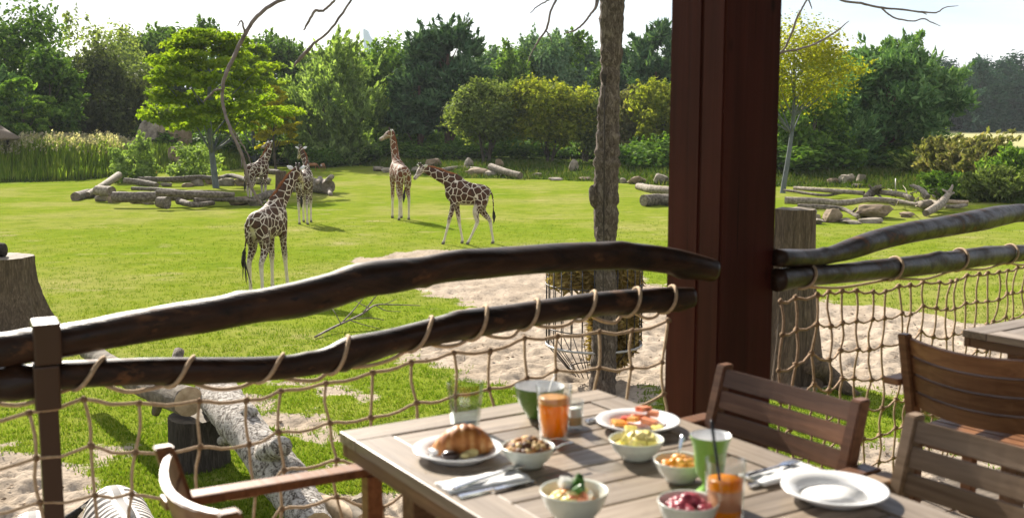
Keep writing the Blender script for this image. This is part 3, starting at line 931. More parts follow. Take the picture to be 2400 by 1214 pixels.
tag(new_obj('reed_plumes', cr.mesh('reed_plumes'), M['plume']), kind='stuff')

# tower far off in the city
tw = empty('city_tower', (P(870, 290, 1500).x, 1500, 0), 0, 'city tower tinted pale blue for haze with a slanted top far behind the trees', 'tower')
M['tower'] = noise_mat('haze_pale_tower', [(0.3, (0.50, 0.62, 0.72)), (0.7, (0.62, 0.72, 0.80))], 0.05, 0.5, 0, 0, (1, 1, 4))  # distance haze put into the colour as pale blue
def tower_mesh():
    x0, x1 = P(857, 290, 1500).x, P(892, 290, 1500).x
    cx = P(870, 290, 1500).x
    top = [(x0, P(0, 70, 1500).z), (x0 + (x1 - x0) * 0.25, P(0, 72, 1500).z), (x0 + (x1 - x0) * 0.4, P(0, 86, 1500).z),
           (x0 + (x1 - x0) * 0.7, P(0, 98, 1500).z), (x1, P(0, 102, 1500).z)]
    V = []; n = len(top)
    for d in (-9, 9):
        V += [(x - cx, d, z) for x, z in top] + [(x1 - cx, d, -5), (x0 - cx, d, -5)]
    k = n + 2
    Fc = [tuple(range(k - 1, -1, -1)), tuple(range(k, 2 * k))] + [(i, (i + 1) % k, (i + 1) % k + k, i + k) for i in range(k)]
    return MB().add(V, Fc).mesh('tower_body', False)
new_obj('tower_body', tower_mesh(), M['tower'], tw)
tube('mast', [(-7, 0, P(0, 72, 1500).z), (-7, 0, P(0, 58, 1500).z)], [0.5, 0.3], M['tower'], tw, 6)
nf = box_mesh(14, 0.6, 0.7, 0, 'floor_band')
for k in range(10):
    b = new_obj('floor_band', nf, M['cutdark'] if False else M['tower'], tw, (-2, -9.2, 30 + k * 8))

# thatched roof at the left edge
M['thatch'] = noise_mat('thatch', [(0.3, (0.10, 0.075, 0.055)), (0.7, (0.27, 0.21, 0.16))], 3, 0.95, 0.9, 0.05, (9, 9, 1.2))
hx = (-14 - CX) * 89 / F
hut = empty('thatched_hut', (hx, 89, float(hgt(hx, 89))), 0, 'round hut with grey brown thatched roof at the left edge behind the reeds', 'hut')
zt = P(0, 290, 92).z - hut.location.z; ze = P(0, 322, 92).z - hut.location.z
V, Fc = lathe_geo([(0, zt + 0.25), (0.6, zt - 0.02), (1.3, (zt + ze) / 2 + 0.05), (2.25, ze), (2.2, ze - 0.18), (1.2, ze + 0.1), (0, ze + 0.3)], 24)
new_obj('roof', MB().add(V, Fc).mesh('roof'), M['thatch'], hut)
for a in range(6):
    tube('post', [(1.5 * math.cos(a * 1.05), 1.5 * math.sin(a * 1.05), -0.2), (1.5 * math.cos(a * 1.05), 1.5 * math.sin(a * 1.05), ze + 0.02)], 0.08, M['bark'], hut, 6)

# standing rocks in the clearing behind the reeds
def rock_mesh(sx, sy, sz, seed, sub=2, amp=0.35, flat=False):
    bm = bmesh.new(); bmesh.ops.create_icosphere(bm, subdivisions=sub, radius=1.0)
    r = random.Random(seed); ph = [r.uniform(0, 100) for _ in range(3)]
    from mathutils import noise as mn
    cuts = []
    for _ in range(11):
        c = Vector((r.gauss(0, 1), r.gauss(0, 1), r.gauss(0, .8)))
        if c.length > .1: cuts.append((c.normalized(), r.uniform(0.55, 0.86)))
    cuts.append((Vector((r.uniform(-.2, .2), r.uniform(-.2, .2), 1)).normalized(), r.uniform(.6, .78)))
    for v in bm.verts:
        q = v.co.copy()
        if amp > 0.25:
            for c, dd in cuts:
                e = q.dot(c) - dd
                if e > 0: q -= c * e * 0.92
        q *= 1 + 0.35 * amp * mn.noise(v.co * 1.6 + Vector(ph)) + 0.25 * amp * mn.noise(v.co * 4.1 + Vector(ph))
        v.co = Vector((q.x * sx, q.y * sy, q.z * sz)) * (1.12 if amp > .25 else 1.0)
    me = bpy.data.meshes.new('rock'); bm.to_mesh(me); bm.free()
    return me
def rock(u, v, w, h, mat='rock', label=None, seed=1, D=None, name='rock', cat='rock', group=None, deep=0.8, sub=3):
    """a rock whose base sits at pixel (u,v), w and h in pixels"""
    p = ground_at(u, v) if D is None else Vector(((u - CX) * D / F, D, float(hgt((u - CX) * D / F, D))))
    k = p.y / F
    o = new_obj(name, rock_mesh(w * k / 2 / 0.85, w * k / 2 * deep / 0.85, h * k / 2 / 0.78, seed, sub), M[mat], None, (p.x, p.y + w * k / 2 * deep, p.z + h * k * 0.42), (0, 0, (seed * 1.7) % 0.7))
    return tag(o, label, cat, group)
rock(352, 0, 62, 95, 'rock', 'tall grey standing rock in the clearing left of the lime tree trunk', 3, D=112)
rock(420, 0, 46, 92, 'rock_brown', 'brown standing rock beside the tall grey one in the clearing', 4, D=112)
rock(418, 0, 40, 56, 'rock_brown', 'low brown boulder lying in front of the standing rocks', 5, D=104)

# ================================================================== THE TERRACE
M['deckwood'] = wood_mat('deck_board_wood', (0.10, 0.075, 0.055), (0.26, 0.21, 0.16), 0.7, 40, 2.0, 0.3)
t = MT('dark_red_stained_wood', 0.55, 0.14)
cv = t.coords((16, 16, 0.55), random_offset=True); fa = t.noise(cv, 1.0, 6, 0.65, 0.8)
fb_ = t.noise(t.coords((1.2, 1.2, 0.5), random_offset=True), 2.0, 4, 0.6)
cl = t.ramp(fa, [(0.28, (0.046, 0.0112, 0.0084)), (0.66, (0.076, 0.0180, 0.0130))])
cl = t.mix(1.0, cl, t.ramp(fb_, [(0.3, 0.75), (0.7, 1.2)]), 'MULTIPLY')
ck = t.noise(t.coords((55, 55, 0.8), random_offset=True), 1.0, 2, 0.5)
cl = t.mix(t.ramp(ck, [(0.27, 0.9), (0.31, 0.0)]), cl, (0.010, 0.004, 0.003))
kn = t.n.new('ShaderNodeTexVoronoi'); kn.inputs['Scale'].default_value = 1.0
t.l.new(t.coords((5.5, 5.5, 2.3), random_offset=True), kn.inputs['Vector'])
cl = t.mix(t.ramp(kn.outputs['Distance'], [(0.07, 0.85), (0.13, 0.0)]), cl, (0.014, 0.005, 0.004))
t.color(cl); t.bump(fa, 0.45, 0.006)
M['pillarwood'] = t.m
M['railwood'] = wood_mat('dark_varnished_branch_wood', (0.0065, 0.0042, 0.0035), (0.060, 0.026, 0.013), 0.44, 14, 1.3, 0.5, 0.32)
_t = MT('dark_varnished_branch_wood', 0.42, 0.34)
_v = _t.coords((1.2, 15, 15), random_offset=True); _f = _t.noise(_v, 1.0, 6, 0.65, 0.8)
_c = _t.ramp(_f, [(0.30, (0.006, 0.004, 0.0033)), (0.70, (0.062, 0.027, 0.013))])
_w = _t.noise(_t.coords((2.2, 9, 9), random_offset=True), 1.0, 5, 0.7)
_c = _t.mix(_t.ramp(_w, [(0.60, 0.0), (0.68, 0.8)]), _c, (0.17, 0.075, 0.032))
_k = _t.noise(_t.coords((1.5, 34, 34), random_offset=True), 1.0, 3, 0.5)
_c = _t.mix(_t.ramp(_k, [(0.28, 0.9), (0.33, 0.0)]), _c, (0.003, 0.002, 0.002))
_t.color(_c); _t.bump(_f, 0.6, 0.008); _t.rough(_t.ramp(_w, [(0.45, 0.36), (0.68, 0.7)]))
M['railwood'] = _t.m
M['postmetal'] = plain_mat('brown_coated_steel', (0.080, 0.043, 0.026), 0.42, 0.4)
M['rope'] = noise_mat('pale_rope', [(0.3, (0.46, 0.32, 0.20)), (0.7, (0.68, 0.51, 0.34))], 60, 0.9, 0.5, 0.004)
M['knot'] = noise_mat('rope_knot_fibre', [(0.3, (0.20, 0.12, 0.065)), (0.7, (0.40, 0.27, 0.16))], 60, 0.9, 0.5, 0.004)
M['twine'] = noise_mat('brown_twine', [(0.3, (0.26, 0.165, 0.10)), (0.7, (0.50, 0.35, 0.23))], 60, 0.9, 0.5, 0.004)

LA = Vector(((108 - CX) / F * 3.28, 3.28, 0)); LB = Vector(((1640 - CX) / F * 4.42, 4.42, 0))
RA = Vector(((1850 - CX) / F * 4.75, 4.75, 0)); RB = Vector(((2400 - CX) / F * 6.9, 6.9, 0))
D1 = (LB - LA).normalized(); N1 = Vector((D1.y, -D1.x, 0))       # N1 points back to the camera side
D2 = (RB - RA).normalized()

def line_Y(u, A, B):
    k = (u - CX) / F
    d = B - A
    t = (k * A.y - A.x) / (d.x - k * d.y)
    return (A + d * t).y

# deck boards
C0 = LA + D1 * ((Vector((0.93, 4.6, 0)) - LA).dot(D1))
ang1 = math.atan2(D1.y, D1.x)
deck = tag(empty('deck', (LA.x, LA.y, DECK), ang1), kind='structure')
L1 = (C0 - LA).length
bw = 0.14
def add_board(s0, s1, tt):
    o = box('plank', (s1 - s0, bw - 0.008, 0.03), M['deckwood'], ((s0 + s1) / 2, -tt - bw / 2, -0.015), None, deck, 0.003)
tt = -0.06; k = 0
while tt < 4.6:
    s0 = -3.2; s1 = 6.5
    if tt < 0.35:
        add_board(s0, L1 + 0.25, tt)
    else:
        cut = 0.8 + (k * 1.7) % 2.4
        add_board(s0, cut - 0.003, tt); add_board(cut + 0.003, s1, tt)
    tt += bw; k += 1
for s0, s1, t0 in ((-3.2, L1 + 0.25, 0.02), (L1 + 0.27, 6.5, 0.44)):
    box('edge_beam', (s1 - s0, 0.05, 0.2), M['deckwood'], ((s0 + s1) / 2, -t0 - 0.03, -0.132), None, deck, 0.004)
for s0, t0 in ((-2.6, 0.3), (-0.2, 0.3), (2.4, 0.3), (5.0, 0.8), (-2.6, 3.2), (2.0, 3.2), (5.5, 3.2)):
    box('deck_post', (0.18, 0.18, DECK - 0.24), M['deckwood'], (s0, -t0 - 0.1, -(DECK - 0.24) / 2 - 0.234), None, deck, 0.006)

# pillar : two stained beams bolted side by side
YP = 4.52
pc = Vector(((1691 - CX) / F * YP, YP, 0))
va = math.atan2(pc.x, pc.y)
e1 = Vector((-math.cos(math.radians(42) - va * 0.0), math.sin(math.radians(42)), 0)).normalized()   # along the left face
e1 = Vector((-math.cos(math.radians(50)), math.sin(math.radians(50)), 0))
e2 = Vector((math.cos(math.radians(33)), math.sin(math.radians(33)), 0))                             # along the right face
pil = empty('terrace_pillar', (pc.x, pc.y, DECK), 0, 'massive dark red wooden pillar of two bolted beams holding up the terrace roof', 'pillar')
def prism(name, base, z0, z1, mat, parent, bev=0.008):
    bm = bmesh.new()
    b = [bm.verts.new((p.x, p.y, z0)) for p in base]; tp = [bm.verts.new((p.x, p.y, z1)) for p in base]
    n = len(b)
    bm.faces.new(b[::-1]); bm.faces.new(tp)
    for i in range(n): bm.faces.new((b[i], b[(i + 1) % n], tp[(i + 1) % n], tp[i]))
    bmesh.ops.recalc_face_normals(bm, faces=bm.faces)
    if bev: bmesh.ops.bevel(bm, geom=list(bm.edges), offset=bev, segments=2, affect='EDGES')
    me = bpy.data.meshes.new(name); bm.to_mesh(me); bm.free()
    return new_obj(name, me, mat, parent)
wl_ = 0.305; wr_ = 0.335; sp = wl_ * 0.40
PILH = 3.0
prism('beam', [Vector((0, 0, 0)), e2 * wr_, e2 * wr_ + e1 * sp, e1 * sp], 0.0, PILH, M['pillarwood'], pil)
prism('beam', [e1 * (sp + 0.002), e2 * (wr_ - 0.003) + e1 * (sp + 0.002), e2 * (wr_ - 0.003) + e1 * wl_, e1 * wl_], 0.0, PILH, M['pillarwood'], pil)

# railing rails: (u, v of upper side, v of lower side)
UP_L = [(-120, 796, 885), (0, 776, 865), (75, 764, 850), (140, 757, 838), (250, 737, 818), (400, 708, 793), (500, 693, 777), (600, 678, 758), (700, 658, 745),
        (780, 636, 722), (850, 612, 698), (920, 603, 688), (985, 600, 674), (1020, 594, 668), (1060, 586, 662), (1150, 578, 655), (1250, 571, 646), (1330, 567, 640),
        (1420, 567, 634), (1500, 570, 636), (1580, 580, 646), (1640, 596, 658), (1672, 606, 662)]
LO_L = [(-120, 872, 955), (0, 860, 944), (75, 851, 936), (140, 843, 915), (300, 838, 906), (400, 837, 905), (500, 836, 902), (600, 834, 896), (700, 828, 886),
        (770, 812, 876), (820, 788, 866), (870, 776, 850), (920, 766, 832), (1000, 747, 815), (1100, 724, 797), (1200, 711, 777), (1300, 697, 760), (1400, 683, 746),
        (1500, 675, 738), (1580, 671, 730), (1622, 672, 722)]
UP_R = [(1822, 583, 626), (1900, 583, 626), (1945, 578, 618), (2000, 557, 606), (2060, 537, 587), (2130, 520, 572), (2200, 508, 560), (2300, 487, 543),
        (2350, 479, 530), (2400, 478, 521), (2480, 490, 530), (2560, 500, 538)]
LO_R = [(1820, 629, 686), (1900, 621, 672), (2000, 614, 664), (2100, 603, 655), (2200, 590, 641), (2300, 578, 626), (2400, 572, 613), (2480, 570, 606), (2560, 570, 602)]

def rail_path(rows, A, B, n):
    pts = []; rad = []
    for u, vt, vb in rows:
        Y = line_Y(u, A, B)
        pts.append(P(u, (vt + vb) / 2, Y)); rad.append((vb - vt) / 2 * Y / F / 1.05)
    q = spline(pts, n); r = spline([(x,) for x in rad], n)[:, 0]
    return q, r
def rail(name, rows, A, B, parent, seed, n=110):
    q, r = rail_path(rows, A, B, n)
    rng = random.Random(seed)
    V, Fc = tube_geo([Vector(p) for p in q], [(a * 0.93, a) for a in r], 18, ref=(0, 0, 1))
    V2 = []
    bumps = [(rng.randrange(4, n - 4), rng.randrange(18), rng.uniform(.10, .24), rng.uniform(.7, 1.6)) for _ in range(n // 9)]
    for i, p in enumerate(V):
        c = Vector(q[min(i // 18, n - 1)])
        d = p - c
        s = i // 18 * 0.035; a = i % 18
        k = 1 + 0.10 * (float(vnoise(s * 2.2 + seed, a * 0.35, seed)) - 0.5) * 2 + 0.02 * (float(vnoise(s * 9, a * 0.9, seed + 1)) - 0.5) * 2
        for bi, ba, bh, bs in bumps:
            da = min(abs(a - ba), 18 - abs(a - ba)); di = i // 18 - bi
            if abs(di) < 6 and da < 6: k += bh * math.exp(-(di * di * .5 + da * da * .35) / bs)
        V2.append(c + d * k)
    o = new_obj(name, MB().add([p - Vector(parent.location) for p in V2], Fc).mesh(name), M['railwood'], parent)
    return q, r
rl = empty('terrace_railing', (LA.x, LA.y, DECK), 0, 'railing of two dark varnished wavy branches left of the pillar with a metal post', 'railing')
rr2 = empty('terrace_railing', (RA.x, RA.y, DECK), 0, 'railing of two dark varnished wavy branches right of the pillar', 'railing')
rail('upper_rail', UP_L, LA, LB, rl, 1)
qL, rL = rail('lower_rail', LO_L, LA, LB, rl, 2)
rail('upper_rail', UP_R, RA, RB, rr2, 3, 80)
qR, rR = rail('lower_rail', LO_R, RA, RB, rr2, 4, 80)
# metal post with its two clamps
YL = line_Y(108, LA, LB)
pz = P(108, 950, YL).z
px_ = P(115, 1000, YL + 0.02)
rel = lambda p: Vector(p) - Vector(rl.location)
box('post', (0.060, 0.05, pz - DECK + 0.30), M['postmetal'], rel((px_.x, YL + 0.02, (pz + DECK - 0.30) / 2)), (0, 0, ang1), rl, 0.005)
for (v0, v1, w, off) in ((751, 846, 0.080, 0.0), (849, 950, 0.076, -0.0)):
    z0, z1 = P(108, v1, YL).z, P(108, v0, YL).z
    wd = w
    cx = P(108, (v0 + v1) / 2, YL)
    box('clamp', (wd, 0.135, z1 - z0), M['postmetal'], rel((cx.x, YL, (z0 + z1) / 2)), (0, 0, ang1), rl, 0.007)
# hidden far post of the right railing
pr = P(2480, 600, line_Y(2480, RA, RB))
box('post', (0.068, 0.05, pr.z - DECK + 0.9), M['postmetal'], Vector((pr.x, pr.y + 0.09, (pr.z + DECK - 0.9) / 2)) - Vector(rr2.location), (0, 0, 0.8), rr2, 0.005)

# lashing rope and net
def knot_mesh():
    bm = bmesh.new(); bmesh.ops.create_icosphere(bm, subdivisions=1, radius=1.0)
    r = random.Random(2)
    for v in bm.verts: v.co *= r.uniform(0.8, 1.15)
    me = bpy.data.meshes.new('knot'); bm.to_mesh(me); bm.free()
    me.polygons.foreach_set('use_smooth', np.full(len(me.polygons), True))
    return me
KN = knot_mesh()

def make_net(q, r, wraps, rows_n, zmin, mat, seed, label, rope_label, cord_r, step, kr, skip_s=0.0):
    rng = random.Random(seed)
    q = np.array(q); seg = np.linalg.norm(np.diff(q[:, :2], axis=0), axis=1); S = np.concatenate([[0], np.cumsum(seg)])
    def at(s):
        s = max(0.0, min(S[-1], s))
        p = np.array([np.interp(s, S, q[:, k]) for k in range(3)]); rad = float(np.interp(s, S, r))
        i = min(len(S) - 2, max(0, int(np.searchsorted(S, s)) - 1))
        d = q[i + 1] - q[i]; d[2] = 0; d = d / np.linalg.norm(d)
        return Vector(p), rad, Vector(d)
    root = empty('rope_net', tuple(at(0)[0]), 0, label, 'net')
    o0 = Vector(root.location)
    # lashing: one continuous rope winding round the lower rail
    sw = []
    for u in wraps:
        uu = q[:, 0] / q[:, 1] * F + CX
        sw.append(float(np.interp(u, uu, S)))
    pts = []
    for i, s in enumerate(sw):
        p, rad, d = at(s); n = Vector((d.y, -d.x, 0))
        prev = sw[i - 1] if i else s - 0.25
        gap = min(0.30, s - prev)
        for a in np.linspace(-100, 250, 15):          # -100: under and in front, 90: on top, 250: behind and under
            f = (a + 100) / 190.0 if a < 90 else 1 + (a - 90) / 600
            ss = s - gap * 0.36 * (1 - min(1, f)) + 0.02 * max(0, f - 1)
            pp, ra, dd = at(ss); nn = Vector((dd.y, -dd.x, 0))
            ca, sa = math.cos(math.radians(a)), math.sin(math.radians(a))
            k = ra * 1.0 + cord_r * 0.9
            pts.append(pp + nn * (ca * k) + Vector((0, 0, sa * k)))
        if i < len(sw) - 1:
            for f in (0.3, 0.6):
                pp, ra, dd = at(s + (sw[i + 1] - s) * f * 0.8)
                pts.append(pp + Vector((0, 0, -ra * 1.0 - 0.012 - 0.015 * rng.random())))
    loc_pts = [p - o0 for p in pts]
    tube('lashing_rope', loc_pts, cord_r * 1.25, M['rope'], root, 7, n=len(pts) * 3)
    # net nodes
    s = skip_s + 0.06; nodes = []; c = 0
    while s < S[-1] - 0.01:
        col = []
        p, ra, d = at(s); n = Vector((d.y, -d.x, 0))
        z = p.z - ra - 0.035 - rng.uniform(0, 0.03); off = rng.uniform(-0.015, 0.015)
        drift = 0
        for j in range(rows_n):
            if z < zmin - DECK + DECK and j > 0: break
            col.append(Vector((p.x, p.y, z)) + d * (off + drift) + n * rng.uniform(-0.015, 0.012))
            z -= step * rng.uniform(0.86, 1.12); drift += rng.uniform(-0.02, 0.02)
        nodes.append(col)
        s += step * rng.uniform(0.86, 1.14)
    def sag(a, b, dn, m=5):
        out = []
        for t in np.linspace(0, 1, m):
            w = math.sin(math.pi * t)
            out.append(a.lerp(b, t) + Vector((0, 0, -dn * w)))
        return out
    ncol_, nrow = len(nodes), max(len(c) for c in nodes)
    for c in nodes:                                   # upright cords
        pts = []
        for j in range(len(c) - 1):
            a, b = c[j], c[j + 1]; m = a.lerp(b, 0.5) + Vector((rng.uniform(-.012, .012), 0, 0))
            pts += [a, m]
        pts.append(c[-1])
        if len(pts) > 2: tube('cord', [x - o0 for x in pts], cord_r, mat, root, 6, n=len(pts) * 2)
    for j in range(nrow):                             # level cords
        pts = []
        for c in nodes:
            if j >= len(c):
                continue
            if pts: pts.append(pts[-1].lerp(c[j], 0.5) + Vector((0, 0, -0.008 - 0.008 * rng.random())))
            pts.append(c[j])
        if len(pts) > 2: tube('cord', [x - o0 for x in pts], cord_r * (1.15 if j == 0 else 1), mat, root, 6, n=len(pts) * 2)
    for c in nodes:
        for p in c:
            o = new_obj('knot', KN, M['knot'] if mat is M['rope'] else mat, root, tuple(p - o0), (rng.uniform(0, 3), rng.uniform(0, 3), 0))
            o.scale = (kr * rng.uniform(0.9, 1.3), kr * rng.uniform(0.9, 1.2), kr * rng.uniform(0.9, 1.3))
make_net(qL, rL, [-60, 225, 440, 655, 812, 1012, 1140, 1262, 1398, 1500, 1583], 7, DECK - 0.05, M['rope'], 7,
         'wide meshed pale rope net hanging from the railing left of the pillar', '', 0.0058, 0.158, 0.0125)
make_net(qR, rR, [1905, 2108, 2260, 2378, 2480], 9, DECK - 0.5, M['twine'], 9,
         'knotted brown rope net hanging from the railing right of the pillar', '', 0.0056, 0.156, 0.0150)

# roof over the terrace, carried by the pillar
M['roofboard'] = wood_mat('dark_roof_board', (0.03, 0.016, 0.012), (0.07, 0.04, 0.028), 0.7, 30, 1.5, 0.2)
roof = tag(empty('roof', (LA.x, LA.y, DECK + PILH), ang1), kind='structure')
for k in range(14):
    o = box('roof_board', (11.0, 0.395, 0.05), M['roofboard'], (1.6, 0.25 - k * 0.40, 0.16 + k * 0.05), None, roof, 0.004)
rail_shade_roof = tag(empty('roof', (RA.x, RA.y, DECK + PILH), math.atan2(D2.y, D2.x)), kind='structure')  # unseen panel, added so the right rail reflects dark boards
for k in range(6):
    box('roof_board', (7.0, 0.395, 0.05), M['roofboard'], (3.2, 0.25 - k * 0.40, 0.60 + k * 0.05), None, rail_shade_roof, 0.004)
# unseen board wall right of the viewer, added to shade the pillar's right face
ha, hb = Vector((6.4, 5.2, 0)), Vector((2.2, -4.6, 0))
hw = tag(empty('pillar_shade_wall', (ha.x, ha.y, DECK), math.atan2((hb - ha).y, (hb - ha).x)), kind='structure')
for k in range(19):
    box('wall_board', ((hb - ha).length, 0.04, 0.158), M['roofboard'], ((hb - ha).length / 2, 0, 0.08 + k * 0.16), None, hw, 0.004)
box('eave_beam', (11.0, 0.22, 0.13), M['roofboard'], (1.6, -0.05, 0.065), None, roof, 0.006)

# ================================================================== TABLE AND CHAIRS
M['tablewood'] = wood_mat('weathered_table_wood', (0.140, 0.102, 0.072), (0.375, 0.305, 0.235), 0.42, 42, 2.4, 0.2, 0.5)
M['tableedge'] = wood_mat('table_edge_wood', (0.115, 0.062, 0.030), (0.26, 0.155, 0.085), 0.5, 42, 2.4, 0.2)
M['chairwood'] = wood_mat('red_brown_chair_wood', (0.150, 0.056, 0.022), (0.34, 0.160, 0.072), 0.42, 45, 2.4, 0.2)
M['chairdark'] = wood_mat('dark_brown_chair_wood', (0.105, 0.044, 0.023), (0.235, 0.113, 0.060), 0.42, 45, 2.4, 0.2)
M['chairgrey'] = wood_mat('sun_greyed_chair_wood', (0.160, 0.098, 0.055), (0.31, 0.215, 0.135), 0.5, 45, 2.4, 0.2)
TZ = DECK + 0.75
T0 = G(795, 1010, TZ); T1 = G(1400, 912, TZ)
ex = (T1 - T0); TW = ex.length; ex.normalize(); ey = Vector((ex.y, -ex.x, 0))
TL = 1.55
angT = math.atan2(ex.y, ex.x)
def make_table(name, org, rz, W_, L, label, mw, me_):
    root = empty(name, org, rz, label, 'table')           # local: x along far edge, -y towards the viewer, z=0 on the deck
    th = 0.03; h = 0.75; fr = 0.105
    box('border_board', (W_, fr - 0.002, th), mw, (W_ / 2, -fr / 2, h - th / 2), None, root, 0.003)
    box('border_board', (W_, fr - 0.002, th), mw, (W_ / 2, -L + fr / 2, h - th / 2), None, root, 0.003)
    for x in (fr / 2, W_ - fr / 2):
        box('border_board', (L - 2 * fr - 0.004, fr, th), mw, (x, -L / 2, h - th / 2), (0, 0, math.pi / 2), root, 0.003)
    y = -fr - 0.004; n = round((L - 2 * fr) / 0.122); sw = (L - 2 * fr) / n
    for k in range(n):
        box('slat', (W_ - 2 * fr - 0.008, sw - 0.009, th - 0.003), mw, (W_ / 2, y - sw / 2 + 0.004, h - th / 2 - 0.002), None, root, 0.003)
        y -= sw
    ap = 0.036; d = 0.006
    for yy in (-d - 0.0125, -L + d + 0.0125):
        box('apron', (W_ - 2 * d, 0.025, ap), me_, (W_ / 2, yy, h - th - ap / 2 - 0.002), None, root, 0.002)
    for xx in (d + 0.0125, W_ - d - 0.0125):
        box('apron', (L - 2 * d - 0.056, 0.025, ap), me_, (xx, -L / 2, h - th - ap / 2 - 0.002), (0, 0, math.pi / 2), root, 0.002)
    box('under_board', (W_ - 0.16, L - 0.16, 0.012), M['chairdark'], (W_ / 2, -L / 2, h - th - 0.03), None, root, 0.002)
    for x in (0.16, W_ - 0.16):
        for yy in (-0.16, -L + 0.16):
            box('leg', (0.07, 0.07, h - th - 0.04), me_, (x, yy, (h - th - 0.04) / 2), None, root, 0.004)
    return root
make_table('dining_table', (T0.x, T0.y, DECK), angT, TW, TL, 'weathered slatted wooden table laid for breakfast beside the net', M['tablewood'], M['tableedge'])

def curved_slat(w, h, th, bow, n=10):
    """board along x, standing in z, bent backwards (-y) by bow in the middle"""
    V = []; Fc = []
    for i in range(n + 1):
        x = -w / 2 + w * i / n; y = -bow * (1 - (2 * x / w) ** 2)
        V += [(x, y - th / 2, -h / 2), (x, y + th / 2, -h / 2), (x, y + th / 2, h / 2), (x, y - th / 2, h / 2)]
    for i in range(n):
        a, b = i * 4, i * 4 + 4
        for k in range(4):
            Fc.append((a + k, a + (k + 1) % 4, b + (k + 1) % 4, b + k))
    Fc += [(3, 2, 1, 0), (n * 4, n * 4 + 1, n * 4 + 2, n * 4 + 3)]
    bm = bmesh.new(); vs = [bm.verts.new(p) for p in V]
    for f in Fc: bm.faces.new([vs[i] for i in f])
    bmesh.ops.recalc_face_normals(bm, faces=bm.faces)
    ed = [e for e in bm.edges if abs((e.verts[0].co - e.verts[1].co).x) > 1e-5 and len(e.link_faces) == 2 and e.calc_face_angle(0) > 0.8]
    bmesh.ops.bevel(bm, geom=ed, offset=0.003, segments=2, affect='EDGES')
    me = bpy.data.meshes.new('back_slat'); bm.to_mesh(me); bm.free()
    return me

def make_chair(org, rz, label, mat, bow=0.012, top=0.82, slat_h=0.056, gap=0.011, n_slats=4, capped=False):
    """faces local +y; back along x"""
    c = empty('armchair', org, rz, label, 'chair', 'wooden armchairs at the terrace tables')
    w = 0.56; post = 0.036
    yb0, yb1 = -0.235, -0.335
    for s in (-1, 1):
        x = s * (w / 2 - post / 2)
        # rear post: straight leg then raked back
        seg = []
        V, Fc = [], []
        prof = [(0.0, yb0 + 0.02, 0.05), (0.44, yb0, 0.055), (top - 0.004 if capped else top, yb1, 0.045 if not capped else 0.05)]
        for z, y, d in prof:
            V += [(x - post / 2, y - d / 2, z), (x + post / 2, y - d / 2, z), (x + post / 2, y + d / 2, z), (x - post / 2, y + d / 2, z)]
        for i in range(2):
            a, b = i * 4, i * 4 + 4
            for k in range(4): Fc.append((a + k, a + (k + 1) % 4, b + (k + 1) % 4, b + k))
        Fc += [(3, 2, 1, 0), (8, 9, 10, 11)]
        bm = bmesh.new(); vs = [bm.verts.new(p) for p in V]
        for f in Fc: bm.faces.new([vs[i] for i in f])
        bmesh.ops.recalc_face_normals(bm, faces=bm.faces)
        bmesh.ops.bevel(bm, geom=[e for e in bm.edges if len(e.link_faces) == 2 and e.calc_face_angle(0) > 0.8], offset=0.004, segments=2, affect='EDGES')
        me = bpy.data.meshes.new('back_post'); bm.to_mesh(me); bm.free()
        new_obj('back_post', me, mat, c)
        box('front_leg', (0.045, 0.045, 0.612), mat, (s * (w / 2 + 0.012), 0.235, 0.306), None, c, 0.004)
        box('arm', (0.062, 0.60, 0.026), mat, (s * (w / 2 + 0.034), -0.03, 0.626), (-0.02, 0, 0), c, 0.006)
        box('seat_rail', (0.03, 0.42, 0.055), mat, (s * (w / 2 - 0.03), 0.0, 0.405), None, c, 0.003)
    box('seat_rail', (w - 0.02, 0.028, 0.055), mat, (0, 0.228, 0.405), None, c, 0.003)
    box('seat_rail', (w - 0.1, 0.028, 0.055), mat, (0, -0.2, 0.405), None, c, 0.003)
    for k in range(8):
        box('seat_slat', (w - 0.03, 0.050, 0.018), mat, (0, 0.222 - k * 0.058, 0.443), None, c, 0.003)
    rake = math.atan2(yb0 - yb1, top - 0.44)
    iw = w - 2 * post - 0.003
    me = curved_slat(iw, slat_h, 0.02, bow)
    for k in range(n_slats):
        z = top - 0.012 - slat_h / 2 - k * (slat_h + gap)
        y = yb1 + (top - z) * math.tan(rake) + 0.004
        new_obj('back_slat', me, mat, c, (0, y, z), (rake, 0, 0))
    return c
def chair_at(back_mid, face, **kw):
    f = Vector((face[0], face[1], 0)).normalized()
    o = Vector((back_mid[0], back_mid[1], DECK)) + f * 0.335
    return make_chair(o, math.atan2(f.y, f.x) - math.pi / 2, **kw)
fl = -ex
HT = CAMZ - DECK - 0.82
def at_top(u, v): return G(u, v, DECK + 0.82)
p1 = at_top(1690, 850); p2 = at_top(2032, 938); pm = (p1 + p2) / 2
lat = (p2 - p1).normalized(); face1 = Vector((lat.y, -lat.x, 0))
if face1.x > 0: face1 = -face1
chair_at(pm, face1, label='dark brown slatted armchair between the table and the pillar', mat=M['chairdark'])
p3 = at_top(2132, 966)
pm2 = p3 + lat * 0.28
chair_at(pm2, face1, label='sun greyed slatted armchair at the near right of the breakfast table', mat=M['chairgrey'])
p4 = at_top(2110, 780)
l3 = Vector((0.62, -0.785, 0)).normalized()
chair_at(p4 + l3 * 0.28, (-l3.y, l3.x), label='red brown armchair with curved back facing the second table', mat=M['chairwood'], bow=0.055, slat_h=0.064, gap=0.004)
p5 = at_top(375, 1052)
f5 = ex.copy(); l5 = Vector((f5.y, -f5.x, 0))
p5 = Vector((-0.868, 2.56, 0))
